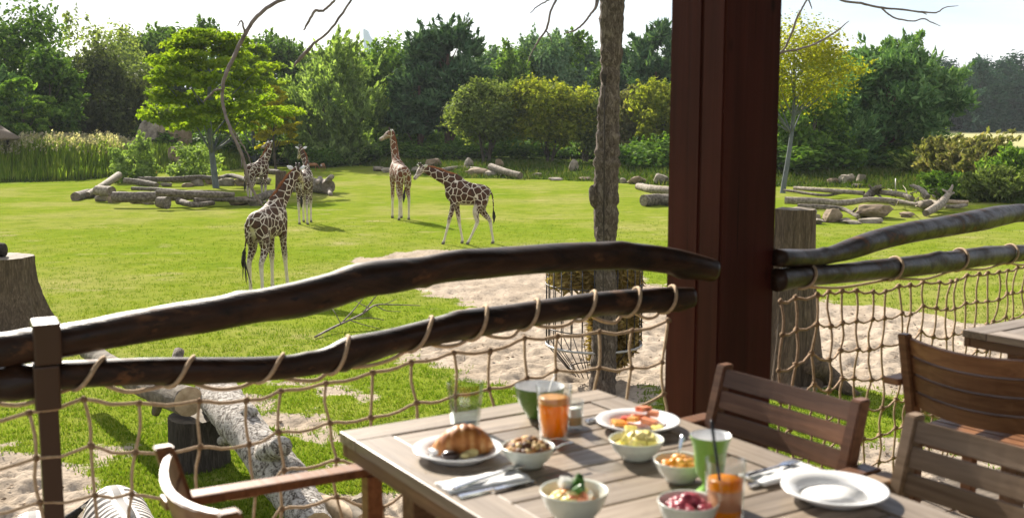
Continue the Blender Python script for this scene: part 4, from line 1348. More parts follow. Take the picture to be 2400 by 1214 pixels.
chair_at(p5 + l5 * 0.28, f5, label='red brown armchair with curved back at the left end of the breakfast table', mat=M['chairwood'], top=0.795, bow=0.060, slat_h=0.064, gap=0.004)
# second table
q0 = G(2255, 772, TZ)
a2 = math.atan2(-l3.x * -1, 1) if False else math.atan2(l3.y, l3.x) + math.pi / 2
t2 = make_table('dining_table', (0, 0, DECK), 0, 0.85, 0.85, 'empty slatted wooden table at the right edge behind the curved back chair', M['tablewood'], M['tableedge'])
t2.rotation_euler.z = math.radians(35)
t2.location = (q0.x, q0.y, DECK)

# ------------------------------------------------------------------ things on the table
M['porcelain'] = plain_mat('white_porcelain', (0.80, 0.80, 0.80), 0.16, 0.5)
M['bowlwhite'] = plain_mat('white_melamine', (0.60, 0.63, 0.57), 0.3, 0.5)
M['green_out'] = plain_mat('leaf_green_melamine', (0.085, 0.19, 0.022), 0.3, 0.5)
M['green_light'] = plain_mat('light_green_melamine', (0.19, 0.40, 0.06), 0.3, 0.5)
M['glass'] = glass_mat('clear_glass')
M['tumbler'] = glass_mat('thick_tumbler_glass', (0.84, 0.87, 0.87))
M['steel'] = plain_mat('cutlery_steel', (0.62, 0.62, 0.63), 0.22, 0.5, 1.0)
M['napkin'] = noise_mat('white_paper_napkin', [(0.3, (0.76, 0.77, 0.78)), (0.7, (0.86, 0.86, 0.86))], 30, 0.9, 0.3, 0.002)
M['straw'] = plain_mat('black_straw', (0.006, 0.006, 0.007), 0.3)
def juice_mat(name, c, sub=0.25):
    t = MT(name, 0.3, 0.2)
    f = t.noise(t.coords(), 30, 4)
    cc = t.ramp(f, [(0.3, tuple(x * 0.9 for x in c)), (0.7, c)])
    t.color(cc)
    tr = t.n.new('ShaderNodeBsdfTranslucent'); t.l.new(cc, tr.inputs['Color'])
    ms = t.n.new('ShaderNodeMixShader'); ms.inputs[0].default_value = sub
    t.l.new(t.b.outputs[0], ms.inputs[1]); t.l.new(tr.outputs[0], ms.inputs[2]); t.l.new(ms.outputs[0], t.out.inputs['Surface'])
    return t.m
M['orange_juice'] = juice_mat('orange_juice', (1.0, 0.42, 0.003), 0.65)
M['juice_foam'] = juice_mat('juice_foam', (0.95, 0.56, 0.20), 0.4)
M['smoothie'] = juice_mat('mango_drink', (1.0, 0.46, 0.008), 0.65)
M['berry_layer'] = juice_mat('pinkish_drink_layer', (0.80, 0.42, 0.22), 0.4)
M['water'] = glass_mat('water', (0.90, 0.94, 0.95), 0.0)
t = MT('baked_crust', 0.5, 0.3)
co_ = t.coords(); nn_ = t.noise(co_, 26, 4)
wv = t.n.new('ShaderNodeTexWave'); wv.inputs['Scale'].default_value = 11; wv.inputs['Distortion'].default_value = 3; wv.inputs['Detail Scale'].default_value = 2
t.l.new(co_, wv.inputs['Vector'])
ff = t.math('ADD', t.math('MULTIPLY', nn_, 0.55), t.math('MULTIPLY', wv.outputs['Fac'], 0.14))
t.color(t.ramp(ff, [(0.20, (0.20, 0.058, 0.014)), (0.36, (0.44, 0.165, 0.040)), (0.54, (0.72, 0.42, 0.17))])); t.bump(ff, 0.5, 0.004)
M['croissant'] = t.m
M['butter'] = noise_mat('butter_yellow', [(0.3, (0.72, 0.56, 0.19)), (0.7, (0.80, 0.70, 0.34))], 20, 0.5, 0.2, 0.003)
M['pineapple'] = noise_mat('pineapple_flesh', [(0.3, (0.68, 0.56, 0.10)), (0.7, (0.80, 0.72, 0.24))], 25, 0.35, 0.3, 0.003)
M['salmon'] = noise_mat('salmon_pink', [(0.3, (0.66, 0.16, 0.07)), (0.7, (0.80, 0.36, 0.20))], 20, 0.4, 0.2, 0.003, (1, 6, 1))
M['melon'] = noise_mat('orange_melon', [(0.3, (0.78, 0.28, 0.05)), (0.7, (0.84, 0.45, 0.12))], 20, 0.4, 0.2, 0.003)
M['choc'] = plain_mat('dark_chocolate', (0.030, 0.014, 0.009), 0.3)
M['granola'] = noise_mat('granola_brown', [(0.3, (0.20, 0.075, 0.022)), (0.7, (0.52, 0.26, 0.09))], 30, 0.7, 0.4, 0.003)
M['flakes'] = noise_mat('pale_oat_flake', [(0.3, (0.58, 0.36, 0.14)), (0.7, (0.75, 0.55, 0.28))], 30, 0.7, 0.4, 0.003)
M['nuts'] = noise_mat('dark_nut', [(0.3, (0.07, 0.028, 0.014)), (0.7, (0.18, 0.08, 0.04))], 30, 0.6, 0.4, 0.003)
M['cucumber'] = plain_mat('cucumber_green', (0.045, 0.13, 0.02), 0.35)
M['jam'] = juice_mat('apricot_jam', (0.80, 0.34, 0.03), 0.3)
M['berry'] = noise_mat('red_berry', [(0.3, (0.16, 0.012, 0.03)), (0.7, (0.48, 0.09, 0.12))], 20, 0.35, 0.2, 0.003)
M['tomato'] = plain_mat('tomato_red', (0.55, 0.06, 0.02), 0.3)
M['blue_foil'] = plain_mat('blue_printed_foil', (0.03, 0.09, 0.45), 0.35)
M['feta'] = plain_mat('white_cheese', (0.76, 0.74, 0.68), 0.6)

def on_table(u, v): return G(u, v, TZ)
def px(p): return p.y / F * 1.012        # metres per photo pixel there
def lathe(name, prof, mat, parent=None, loc=(0, 0, 0), seg=40, smooth=True):
    V, Fc = lathe_geo(prof, seg)
    me = MB().add(V, Fc).mesh(name, smooth)
    return new_obj(name, me, mat, parent, loc)
def plate(u, v, w, label, group=None):
    p = on_table(u, v); R = w / 2 * px(p)
    t_ = empty('plate', (p.x, p.y, TZ), 0, label, 'plate', group)
    lathe('dish', [(0, 0.006), (R * .62, 0.006), (R * .67, 0.010), (R * .72, 0.017), (R * .97, 0.026), (R, 0.0255), (R * .99, 0.022), (R * .74, 0.011),
                   (R * .66, 0.003), (R * .64, 0.0), (R * .60, 0.0), (R * .59, 0.003), (0, 0.003)], M['porcelain'], t_, seg=56)
    return t_, p, R
def bowl(u, v, w, h, label, mat='bowlwhite', inner=None, name='bowl', group=None, foot=0.55):
    p = on_table(u, v); R = w / 2 * px(p)
    t_ = empty('bowl', (p.x, p.y, TZ), 0, label, 'bowl', group)
    f = R * foot
    out = [(0, 0.002), (f * .9, 0.002), (f, 0.0), (f * 1.04, 0.006), (R * .82, h * .45), (R * .945, h * .8), (R * .975, h * .97), (R * 1.0, h), (R * .985, h + .003)]
    inn = [(R * .985, h + .003), (R * .94, h * .985), (R * .90, h * .8), (R * .77, h * .45), (f, 0.012), (0, 0.009)]
    if inner:
        lathe('outer_shell', out, M[mat], t_, seg=48); lathe('inner_shell', inn, M[inner], t_, seg=48)
    else:
        lathe('shell', out + inn[1:], M[mat], t_, seg=48)
    return t_, p, R
def chunk_mesh(sx, sy, sz, seed, sub=2, lump=0.18, boxy=0.5):
    return rock_mesh(sx, sy, sz, seed, sub, lump)
_ck = {}
def chunks(name, root, mats, R, z0, z1, size, n, seed, parent_label=None, boxy=False):
    """pieces of food heaped inside radius R"""
    r = random.Random(seed)
    for k in range(n):
        a = r.uniform(0, 6.28); q = R * math.sqrt(r.random()); hz = z0 + (z1 - z0) * (1 - (q / R) ** 2) * r.uniform(0.55, 1.0)
        key = (size, k % 4, boxy)
        if key not in _ck:
            if boxy: me = box_mesh(size * 1.5, size, size * .8, size * .16, name)
            else:
                me = rock_mesh(size * .62, size * .5, size * .42, 40 + k % 4, 2, 0.2)
                me.polygons.foreach_set('use_smooth', np.full(len(me.polygons), True))
            _ck[key] = me
        me = _ck[key].copy()
        nm, mt = mats[k % len(mats)]
        new_obj(nm, me, M[mt], root, (q * math.cos(a), q * math.sin(a), hz), (r.uniform(-.5, .5), r.uniform(-.5, .5), r.uniform(0, 6.28)))

# croissant plate
cp, p, R = plate(1073, 1070, 216, 'white plate with a croissant, chocolate and a pat of butter', 'white plates')
cro = empty('croissant', (p.x + 0.012, p.y + 0.022, TZ + 0.008), 0, 'golden brown croissant lying on the plate beside the water glass', 'croissant')
def croissant_mesh():
    n = 120; pts = []; rad = []
    for i in range(n):
        t_ = i / (n - 1); a = math.radians(-80 + 160 * t_)
        pts.append(Vector((math.sin(a) * 0.072, -math.cos(a) * 0.046 + 0.026, 0.0)))
        s = math.sin(math.pi * min(1, max(0, t_))) ** 0.85
        st = abs(((t_ - .5) * 9 + 0.5) % 1.0 - 0.5) * 2          # ridges of the rolled dough
        r = 0.007 + 0.037 * s * (1.0 - 0.09 * st ** 2)
        rad.append((r * 0.95, r * 1.12))
    V, Fc = tube_geo(pts, rad, 24, ref=(0, 0, 1))
    V = [Vector((v.x, v.y, max(0.0, v.z * 0.88 + 0.032 - 0.022 * (abs(v.x) / .072) ** 2))) for v in V]
    return MB().add(V, Fc).mesh('crust')
o = new_obj('crust', croissant_mesh(), M['croissant'], cro); o.rotation_euler.z = math.radians(14)
bp = on_table(1025, 1072)
bt = empty('butter_pat', (bp.x, bp.y, TZ + 0.012), 0.5, 'small white wrapped pat of butter with a blue edge on the croissant plate', 'butter')
box('wrapper', (0.040, 0.030, 0.012), M['napkin'], (0, 0, 0.006), None, bt, 0.003)
box('blue_band', (0.006, 0.0305, 0.0125), M['blue_foil'], (0.017, 0, 0.006), None, bt, 0.001)
o = new_obj('chocolate', rock_mesh(0.023, 0.017, 0.014, 8, 3, 0.1), M['choc'], None, (on_table(1056, 1087).x, on_table(1056, 1087).y, TZ + 0.021))
o.data.polygons.foreach_set('use_smooth', np.full(len(o.data.polygons), True))
tag(o, 'dark glossy chocolate egg at the front of the croissant plate', 'chocolate')
for (u, v, s, sd_) in ((1103, 1078, 0.021, 9), (1090, 1086, 0.013, 10)):
    q = on_table(u, v)
    o = tag(new_obj('cheese_piece', rock_mesh(s, s * .7, s * .6, sd_, 2, 0.15), M['butter'], None, (q.x, q.y, TZ + 0.02)),
            'larger pale yellow lump of cheese below the croissant' if s > .02 else 'smaller pale yellow crumb of cheese beside the chocolate', 'cheese')

# tumblers
def tumbler(u, v, w_top, h, label, facets=0, flare=0.82, name='drinking_glass', cat='glass'):
    p = on_table(u, v); R = w_top / 2 * px(p) * 0.97
    g_ = empty(name, (p.x, p.y, TZ), 0, label, cat)
    b = R * flare
    seg = facets if facets else 40
    prof = [(0, 0.0015), (b * .95, 0.0), (b, 0.004), (b + (R - b) * .5, h * .5), (R, h), (R - .0012, h + .001), (R - .0026, h), (b + (R - b) * .5 - .003, h * .5), (b - .003, 0.012), (0, 0.010)]
    lathe('glass_wall', prof, M['tumbler' if facets else 'glass'], g_, seg=seg, smooth=not facets)
    return g_, p, R, b
gw, p, R, b = tumbler(1091, 1003, 92, 0.128, 'clear faceted tumbler half full of water on the far left of the table', 10, 0.74)
lathe('water', [(0, .0125), (b - .005, .0125), (b + (R - b) * .42 - .005, .055), (0, .055)], M['water'], gw, seg=10, smooth=False)
gj, p, R, b = tumbler(1298, 1028, 90, 0.145, 'tall glass of bright orange juice in front of the green bowl', 0, 0.76)
lathe('juice', [(0, .012), (b - .004, .012), (b + (R - b) * .7 - .004, .098), (0, .098)], M['orange_juice'], gj)
lathe('foam', [(0, .0985), (b + (R - b) * .7 - .004, .0985), (b + (R - b) * .78 - .004, .112), (R * .5, .116), (0, .113)], M['juice_foam'], gj)
gs, p, R, b = tumbler(1697, 1232, 100, 0.142, 'short glass of layered mango drink with a black straw at the front of the table', 0, 0.90)
lathe('drink', [(0, .012), (b - .004, .012), (b - .003, .040), (0, .040)], M['smoothie'], gs)
lathe('pink_layer', [(0, .0405), (b - .003, .0405), (b + (R - b) * .5 - .004, .082), (0, .082)], M['berry_layer'], gs)
lathe('drink_top', [(0, .0825), (b + (R - b) * .5 - .004, .0825), (b + (R - b) * .7 - .004, .100), (0, .100)], M['smoothie'], gs)
sp0 = P(1690, 1150, p.y + 0.0); sp1 = P(1668, 990, p.y - 0.02)
dirs = (sp1 - sp0).normalized(); base = sp0 - dirs * 0.05
o = tube('straw', [base, sp0, sp1 + dirs * 0.005], 0.0034, M['straw'], None, 8)
tag(o, 'black drinking straw standing in the layered mango drink', 'straw')

# green bowl with spoon
gb, p, R = bowl(1264, 975, 120, 0.086, 'deep leaf green bowl with white inside at the far edge of the table', 'green_out', 'porcelain', foot=0.5)
lathe('yoghurt', [(0, 0.052), (R * 0.78, 0.050)], M['feta'], gb, seg=40)
def spoon(name, a, bpt, label, mat='steel'):
    a, bpt = Vector(a), Vector(bpt); d = (bpt - a)
    root = empty(name, a, 0, label, 'spoon')
    L = d.length; n = 16; q = d.to_track_quat('X', 'Z')
    V, Fc = [], []
    pts = [Vector((L * t_, 0, 0.004 * math.sin(math.pi * t_))) for t_ in np.linspace(0.0, 1, n)]
    rad = [(0.0075 - 0.0042 * min(1, t_ * 1.3), 0.0016) for t_ in np.linspace(0, 1, n)]
    V, Fc = tube_geo(pts, rad, 8, ref=(0, 0, 1))
    h = new_obj('handle', MB().add(V, Fc).mesh('handle'), M[mat], root); h.rotation_mode = 'QUATERNION'; h.rotation_quaternion = q
    V, Fc = [], []
    rings = 5; seg = 14
    for i in range(rings + 1):
        f = i / rings
        for k in range(seg):
            an = 2 * math.pi * k / seg
            V.append((L + 0.022 + 0.024 * f * math.cos(an), 0.0155 * f * math.sin(an), -0.007 * (1 - f * f)))
    for i in range(rings):
        for k in range(seg):
            Fc.append((i * seg + k, i * seg + (k + 1) % seg, (i + 1) * seg + (k + 1) % seg, (i + 1) * seg + k))
    m = MB().add(V, Fc).mesh('spoon_bowl'); hb = new_obj('spoon_bowl', m, M[mat], root); hb.rotation_mode = 'QUATERNION'; hb.rotation_quaternion = q
    return root
spoon('spoon', P(1302, 878, p.y - 0.0), P(1286, 922, p.y + 0.01), 'steel spoon standing in the deep green bowl')

# muesli bowl
mb_, p, R = bowl(1238, 1090, 128, 0.047, 'small white bowl heaped with nut muesli beside the croissant plate', group='small white bowls')
lathe('muesli_bed', [(0, .046), (R * .86, .042)], M['granola'], mb_, seg=40)
chunks('muesli_piece', mb_, [('granola_piece', 'granola'), ('nut', 'nuts'), ('oat_flake', 'flakes'), ('granola_piece', 'granola'), ('oat_flake', 'flakes'), ('raisin', 'nuts')], R * .70, .044, .066, 0.020, 58, 3)
spoon('spoon', P(1343, 1036, p.y + 0.03), P(1300, 1052, p.y + 0.0), 'spoon resting on the rim of the muesli bowl')
# butter / pineapple bowl, jam bowl
bb, p, R = bowl(1491, 1072, 132, 0.047, 'small white bowl of pale yellow pineapple cubes', group='small white bowls')
lathe('fruit_juice', [(0, .036), (R * .84, .036)], M['pineapple'], bb, seg=40)
chunks('pineapple_cube', bb, [('pineapple_cube', 'pineapple'), ('pineapple_cube', 'butter')], R * .52, .042, .062, 0.024, 22, 5, boxy=True)
jb, p, R = bowl(1594, 1124, 128, 0.047, 'small white bowl of orange fruit spread with a spoon in it', group='small white bowls')
lathe('spread_bed', [(0, .030), (R * .82, .030)], M['jam'], jb, seg=40)
chunks('spread', jb, [('fruit_piece', 'melon'), ('fruit_piece', 'jam')], R * .55, .032, .054, 0.026, 16, 7)
spoon('spoon', P(1601, 1020, p.y + 0.02), P(1590, 1082, p.y + 0.01), 'steel spoon standing in the bowl of orange spread')
# salad bowl and berry bowl at the front
sb, p, R = bowl(1345, 1215, 166, 0.062, 'white bowl of mixed salad with cucumber at the front of the table', group='small white bowls')
lathe('salad_bed', [(0, .034), (R * .82, .034)], M['melon'], sb, seg=40)
chunks('salad', sb, [('melon_piece', 'melon'), ('cheese_cube', 'feta'), ('pepper_piece', 'salmon'), ('pineapple_piece', 'pineapple'), ('cheese_cube', 'butter')], R * .56, .040, .060, 0.030, 26, 9)
for k, (dx, dy, dz, rx) in enumerate(((0.004, 0.006, .075, .5), (0.014, 0.0, .068, -.3), (0.0, -0.014, .064, .9))):
    o = box('cucumber_stick', (0.014, 0.016, 0.052), M['cucumber'], (dx, dy, dz), (rx, 0.35 - 0.3 * k, 0.6 * k), sb, 0.004)
o = new_obj('cheese_cube', box_mesh(0.024, 0.022, 0.022, 0.003), M['feta'], sb, (-0.018, 0.012, .074), (.3, .2, .4))
rb, p, R = bowl(1612, 1240, 148, 0.060, 'white bowl of dark red berries at the front edge of the picture', group='small white bowls')
chunks('berries', rb, [('berry', 'berry')], R * .62, .044, .068, 0.025, 44, 11)
# far right plate of salmon and fruit
fp, p, R = plate(1495, 1003, 200, 'white plate with slices of salmon and fruit at the far side', 'white plates')
r = random.Random(6)
for k, (u, v, sx, sy, sz, mt, nm, rz, lift) in enumerate([
        (1452, 996, .040, .030, .012, 'melon', 'melon_slice', .3, .014), (1470, 990, .036, .026, .014, 'tomato', 'tomato_slice', -.4, .018), (1500, 992, .050, .032, .018, 'salmon', 'salmon_slice', .2, .024),
        (1522, 1000, .044, .030, .016, 'salmon', 'salmon_slice', -.5, .022), (1508, 986, .046, .028, .014, 'salmon', 'salmon_slice', .8, .042), (1484, 1000, .034, .026, .014, 'melon', 'melon_slice', 1.0, .028),
        (1540, 1008, .030, .022, .012, 'pineapple', 'pineapple_piece', .4, .014), (1530, 990, .034, .026, .014, 'salmon', 'salmon_slice', -.2, .034), (1478, 1008, .032, .022, .012, 'pineapple', 'pineapple_piece', .1, .014)]):
    q = on_table(u, v + 6)
    box(nm, (sx, sy, sz), M[mt], (q.x - p.x, q.y - p.y, lift), (r.uniform(-.25, .25), r.uniform(-.25, .25), rz), fp, sz * .3)
# empty plate at the front right
plate(1955, 1166, 252, 'large empty white plate at the near right corner of the table', 'white plates')
# small glass jar
sj, p, R, b = tumbler(1347, 1003, 44, 0.078, 'small glass jar of pale spread behind the orange juice', 0, 0.92, 'glass_jar', 'jar')
lathe('spread', [(0, .012), (b - .004, .012), (b - .003, .034), (0, .034)], M['flakes'], sj)
lathe('cream', [(0, .0345), (b - .003, .0345), (b - .002, .056), (0, .056)], M['feta'], sj)
# green goblet
p = on_table(1662, 1166); k = px(p)
gg = empty('goblet', (p.x, p.y, TZ), 0, 'tall light green goblet with a white inside and flared rim', 'goblet')
Rr = 49 * k
lathe('outer_shell', [(0, 0.0), (.043, 0.0), (.044, .004), (.034, .012), (.016, .026), (.014, .036), (.022, .046), (.031, .056), (.034, .076), (.036, .108), (.041, .128), (Rr, .142), (Rr, .145)], M['green_light'], gg, seg=40)
lathe('inner_shell', [(Rr, .145), (Rr * .96, .144), (.039, .127), (.033, .108), (.031, .076), (.026, .060), (0, .054)], M['porcelain'], gg, seg=40)

# cutlery and napkins
def napkin(uv, size, rz, label, folds=3):
    p = on_table(*uv)
    root = empty('napkin', (p.x, p.y, TZ), rz, label, 'napkin')
    n, m = 24, 10; V = []; Fc = []
    for j in range(m + 1):
        for i in range(n + 1):
            x = size[0] * (i / n - .5); y = size[1] * (j / m - .5)
            z = 0.004 + 0.0035 * (float(vnoise(i * .45 + uv[0], j * .5, 4))) + 0.004 * abs(math.sin(j / m * math.pi * folds))
            V.append((x, y, z))
    for j in range(m):
        for i in range(n):
            a = j * (n + 1) + i; Fc.append((a, a + 1, a + n + 2, a + n + 1))
    b0 = len(V)
    V += [(x, y, 0.0008) for x, y, z in V[:b0]]
    Fc += [tuple(q + b0 for q in reversed(f)) for f in Fc]
    edge = [i for i in range(n + 1)] + [j * (n + 1) + n for j in range(1, m + 1)] + [m * (n + 1) + i for i in range(n - 1, -1, -1)] + [j * (n + 1) for j in range(m - 1, 0, -1)]
    for a, b in zip(edge, edge[1:] + edge[:1]): Fc.append((b, a, a + b0, b + b0))
    new_obj('paper', MB().add(V, Fc).mesh('paper'), M['napkin'], root)
    return root
def flat_bar(name, pts, wid, th, mat, parent, z):
    """flat cutlery piece along pts (x,y) with widths"""
    n = len(pts); V = []; Fc = []
    for i, (x, y) in enumerate(pts):
        a = pts[max(0, i - 1)]; b = pts[min(n - 1, i + 1)]
        d = Vector((b[0] - a[0], b[1] - a[1], 0)).normalized(); s = Vector((-d.y, d.x, 0)) * wid[i] / 2
        V += [(x - s.x, y - s.y, z), (x + s.x, y + s.y, z), (x + s.x * .7, y + s.y * .7, z + th), (x - s.x * .7, y - s.y * .7, z + th)]
    for i in range(n - 1):
        a, b = 4 * i, 4 * i + 4
        for k in range(4): Fc.append((a + k, b + k, b + (k + 1) % 4, a + (k + 1) % 4))
    Fc += [(0, 1, 2, 3), (4 * n - 1, 4 * n - 2, 4 * n - 3, 4 * n - 4)]
    m = MB().add(V, Fc).mesh(name, False)
    bm = bmesh.new(); bm.from_mesh(m); bmesh.ops.recalc_face_normals(bm, faces=bm.faces); bm.to_mesh(m); bm.free()
    return new_obj(name, m, M[mat], parent)
def fork(a, b, z, label):
    root = empty('fork', (a.x, a.y, TZ), 0, label, 'fork'); d = b - a; L = d.length; u_ = d.normalized(); s = Vector((-u_.y, u_.x, 0))
    f = lambda t_, o=0: (d.x * t_ + s.x * o, d.y * t_ + s.y * o)
    flat_bar('handle', [f(0), f(.03), f(.3), f(.55), f(.66)], [.006, .015, .010, .006, .007], .004, 'steel', root, z)
    flat_bar('neck', [f(.655), f(.72), f(.78)], [.007, .022, .025], .003, 'steel', root, z + .0015)
    for k in range(4): flat_bar('tine', [f(.775, (k - 1.5) * .0066), f(1.0, (k - 1.5) * .0064)], [.0042, .002], .0025, 'steel', root, z + .002)
    return root
def knife(a, b, z, label):
    root = empty('knife', (a.x, a.y, TZ), 0, label, 'knife'); d = b - a
    f = lambda t_: (d.x * t_, d.y * t_)
    flat_bar('handle', [f(0), f(.02), f(.25), f(.45)], [.008, .017, .015, .012], .006, 'steel', root, z)
    flat_bar('blade', [f(.448), f(.5), f(.8), f(.95), f(1)], [.012, .019, .020, .015, .003], .0022, 'steel', root, z + .0015)
    return root
angx = angT
napkin((1132, 1130), (0.21, 0.080), angx - .05, 'folded white paper napkin under the fork in front of the croissant plate', 2)
fork(on_table(1062, 1158), on_table(1236, 1098), .012, 'steel fork lying on the napkin in front of the croissant plate')
knife(on_table(1075, 1168), on_table(1252, 1128), .001, 'steel knife lying beside the napkin in front of the croissant plate')
napkin((1830, 1112), (0.19, 0.085), angx - .02, 'crumpled white paper napkin between the goblet and the empty plate', 3)
knife(on_table(1752, 1140), on_table(1905, 1112), .001, 'steel knife between the napkin and the empty plate')
fork(on_table(1745, 1128), on_table(1868, 1094), .013, 'steel fork lying on the crumpled napkin')
knife(on_table(1372, 990), on_table(1512, 956), .001, 'steel knife at the far edge beside the salmon plate')
fork(on_table(1535, 966), on_table(1400, 994), .001, 'steel fork beside the knife behind the salmon plate')
napkin((1450, 978), (0.16, 0.034), angx, 'narrow folded napkin behind the salmon plate', 1)

# flakes and crumbs round the croissant and muesli
g = np.random.default_rng(12); V = []; Fc = []
for k in range(70):
    uv = ((1150, 1100), (1010, 1100), (1240, 1118), (1180, 1060), (1420, 1130))[k % 5]
    q = on_table(uv[0] + g.normal(0, 34), uv[1] + g.normal(0, 14)); s = g.uniform(.0010, .0028); b0 = len(V)
    for a in (0, 2.1, 4.2): V.append((q.x + s * math.cos(a + k), q.y + s * math.sin(a + k), TZ + .0006))
    V.append((q.x, q.y, TZ + s)); Fc += [(b0, b0 + 1, b0 + 3), (b0 + 1, b0 + 2, b0 + 3), (b0 + 2, b0, b0 + 3)]
tag(new_obj('crumbs', MB().add(V, Fc).mesh('crumbs', False), M['flakes']), kind='stuff')

# ================================================================== DEAD TREES, STUMPS, LOGS
def pxtube(name, rows, Y, mat, parent, seg=8, n=None, rough=0.08, seed=1, wob=0.0):
    """rows (u, v, width px[, dY])"""
    o0 = Vector(parent.location) if parent else Vector((0, 0, 0))
    pts = []; rad = []
    for row in rows:
        y = Y + (row[3] if len(row) > 3 else 0)
        pts.append(P(row[0], row[1], y) - o0); rad.append(row[2] * y / F / 2 * (0.62 if name == 'branch' else 1.0))
    n = n or len(rows) * 5
    q = spline(pts, n); r = np.maximum(spline([(x,) for x in rad], n)[:, 0], 0.002)
    rng = random.Random(seed)
    if wob:
        q = q + np.array([[rng.uniform(-wob, wob) for _ in range(3)] for _ in range(n)])
    V, Fc = tube_geo([Vector(p) for p in q], list(r), seg, None, True, rough, rng)
    return new_obj(name, MB().add(V, Fc).mesh(name), mat, parent)

def bark_displace(o, amt, sc, seed=0, zs=1.0):
    from mathutils import noise as mn
    for v in o.data.vertices:
        p = Vector((v.co.x * sc, v.co.y * sc, v.co.z * sc * zs)) + Vector((seed, seed, seed))
        d = mn.noise(p) * 0.6 + mn.noise(p * 2.7) * 0.4
        v.co += v.normal * d * amt

def bark_deep(name, stops, s, bump, dist, stretch):
    t = MT(name, 0.92, 0.2)
    v = t.coords(stretch)
    a = t.noise(v, s, 6, 0.65, 1.2); b = t.noise(v, s * 4, 4, 0.6)
    h = t.math('ADD', a, t.math('MULTIPLY', b, 0.4))
    t.color(t.ramp(t.math('MULTIPLY', h, 0.72), stops)); t.bump(h, bump, dist)
    return t.m
M['deadbark'] = bark_deep('rough_dead_bark', [(0.34, (0.030, 0.022, 0.017)), (0.50, (0.115, 0.087, 0.066)), (0.68, (0.29, 0.235, 0.185))], 6.0, 1.0, 0.07, (2.4, 2.4, 1.0))
M['stumpbark'] = bark_deep('ridged_stump_bark', [(0.28, (0.030, 0.021, 0.014)), (0.5, (0.105, 0.074, 0.048)), (0.72, (0.25, 0.185, 0.125))], 3.0, 1.0, 0.06, (5.5, 5.5, 0.7))
M['darkbark'] = bark_deep('black_ridged_bark', [(0.28, (0.014, 0.011, 0.009)), (0.5, (0.050, 0.040, 0.032)), (0.75, (0.15, 0.12, 0.10))], 3.0, 1.0, 0.08, (7, 7, 0.8))
M['birchy'] = bark_deep('pale_flaking_bark', [(0.36, (0.030, 0.024, 0.020)), (0.45, (0.20, 0.17, 0.14)), (0.53, (0.52, 0.47, 0.42)), (0.75, (0.74, 0.71, 0.66))], 5.0, 1.0, 0.07, (2.6, 2.6, 2.6))

# dead trunk with the hay rack
TY = 18.4
tb = ground_at(1412, 914)
TY = tb.y
dt = empty('dead_tree', tb, 0, 'tall bare dead trunk with grey bark and long leafless hanging branches', 'tree')
V, Fc = [], []
zz = np.linspace(-0.3, 10.5, 170); pts = []; rad = []
r_ = random.Random(3)
for z in zz:
    lean = 0.0035 * z * 4
    pts.append(Vector((0.02 * math.sin(z * 1.3) + 0.012 * z, 0.02 * math.cos(z * 1.1), z)))
    rad.append(0.195 + 0.02 * math.sin(z * 2.1) + (0.09 * max(0, 0.5 - z)) + 0.015 * r_.uniform(-1, 1) - 0.003 * max(0, z - 3))
V, Fc = tube_geo(pts, rad, 28, None, True, 0.05, r_)
trk = new_obj('trunk', MB().add(V, Fc).mesh('trunk'), M['deadbark'], dt)
bark_displace(trk, 0.032, 5.0, 2)
bz = P(1386, 455, TY).z - dt.location.z
new_obj('burl', rock_mesh(0.10, 0.12, 0.22, 5, 3, 0.3), M['deadbark'], dt, (-0.165, -0.05, bz))
# branches
BR = [
    [(1412, -420, 34), (1150, -370, 30, .6), (930, -230, 26, 1.0), (790, -85, 20, 1.0), (700, -18, 15, .8), (640, 10, 14, .6), (600, 42, 15, .5), (572, 85, 15, .4), (545, 140, 15, .3), (525, 190, 14, .2), (521, 232, 13, .2),
     (530, 275, 12, .1), (545, 315, 12, 0), (566, 360, 12, 0), (578, 405, 11, 0), (590, 440, 10, 0), (606, 470, 8, 0), (618, 484, 3, 0)],
    [(534, 285, 5, .1), (552, 315, 5, .2), (572, 345, 5, .3), (584, 372, 4, .3), (592, 396, 3, .3)],
    [(560, 352, 4, .1), (566, 372, 4, 0), (566, 392, 2.5, -.1)],
    [(521, 210, 6, .2), (506, 212, 8, 0), (490, 226, 8, 0), (476, 240, 4, 0)],
    [(575, 82, 9, .4), (566, 50, 6, .3), (556, 62, 3, .2)],
    [(1150, -370, 20, .6), (950, -160, 12, .3), (860, -50, 9, 0), (823, 2, 8, 0), (795, 42, 9, 0), (768, 78, 9, 0), (738, 100, 10, 0), (722, 118, 14, 0), (704, 136, 14, 0), (688, 157, 6, 0)],
    [(930, -230, 16, 1.0), (850, -90, 10, .5), (792, -10, 9, 0), (778, 8, 9, 0), (758, 26, 9, 0), (738, 26, 10, 0), (728, 44, 9, 0), (718, 60, 8, 0), (712, 72, 5, 0)],
    [(1395, -260, 26), (1345, -110, 15, -.4), (1312, -20, 10, -.6), (1292, 25, 8, -.7), (1280, 70, 8, -.7), (1262, 96, 6, -.7), (1246, 125, 4, -.7), (1234, 155, 2.5, -.7)],
    [(1279, 72, 6, -.7), (1290, 88, 4, -.7), (1292, 100, 2, -.7)],
    [(1310, -12, 7, -.6), (1288, 0, 6, -.6), (1262, 14, 5, -.6), (1243, 31, 3, -.6)],
    [(1405, -60, 22), (1398, 10, 13, -.1), (1385, 32, 9, -.2), (1370, 52, 8, -.3), (1350, 70, 7, -.35), (1322, 80, 4, -.4)],
]
for k, rows in enumerate(BR):
    pxtube('branch', rows, TY, M['twig'], dt, 8, None, 0.10, k, 0.006)
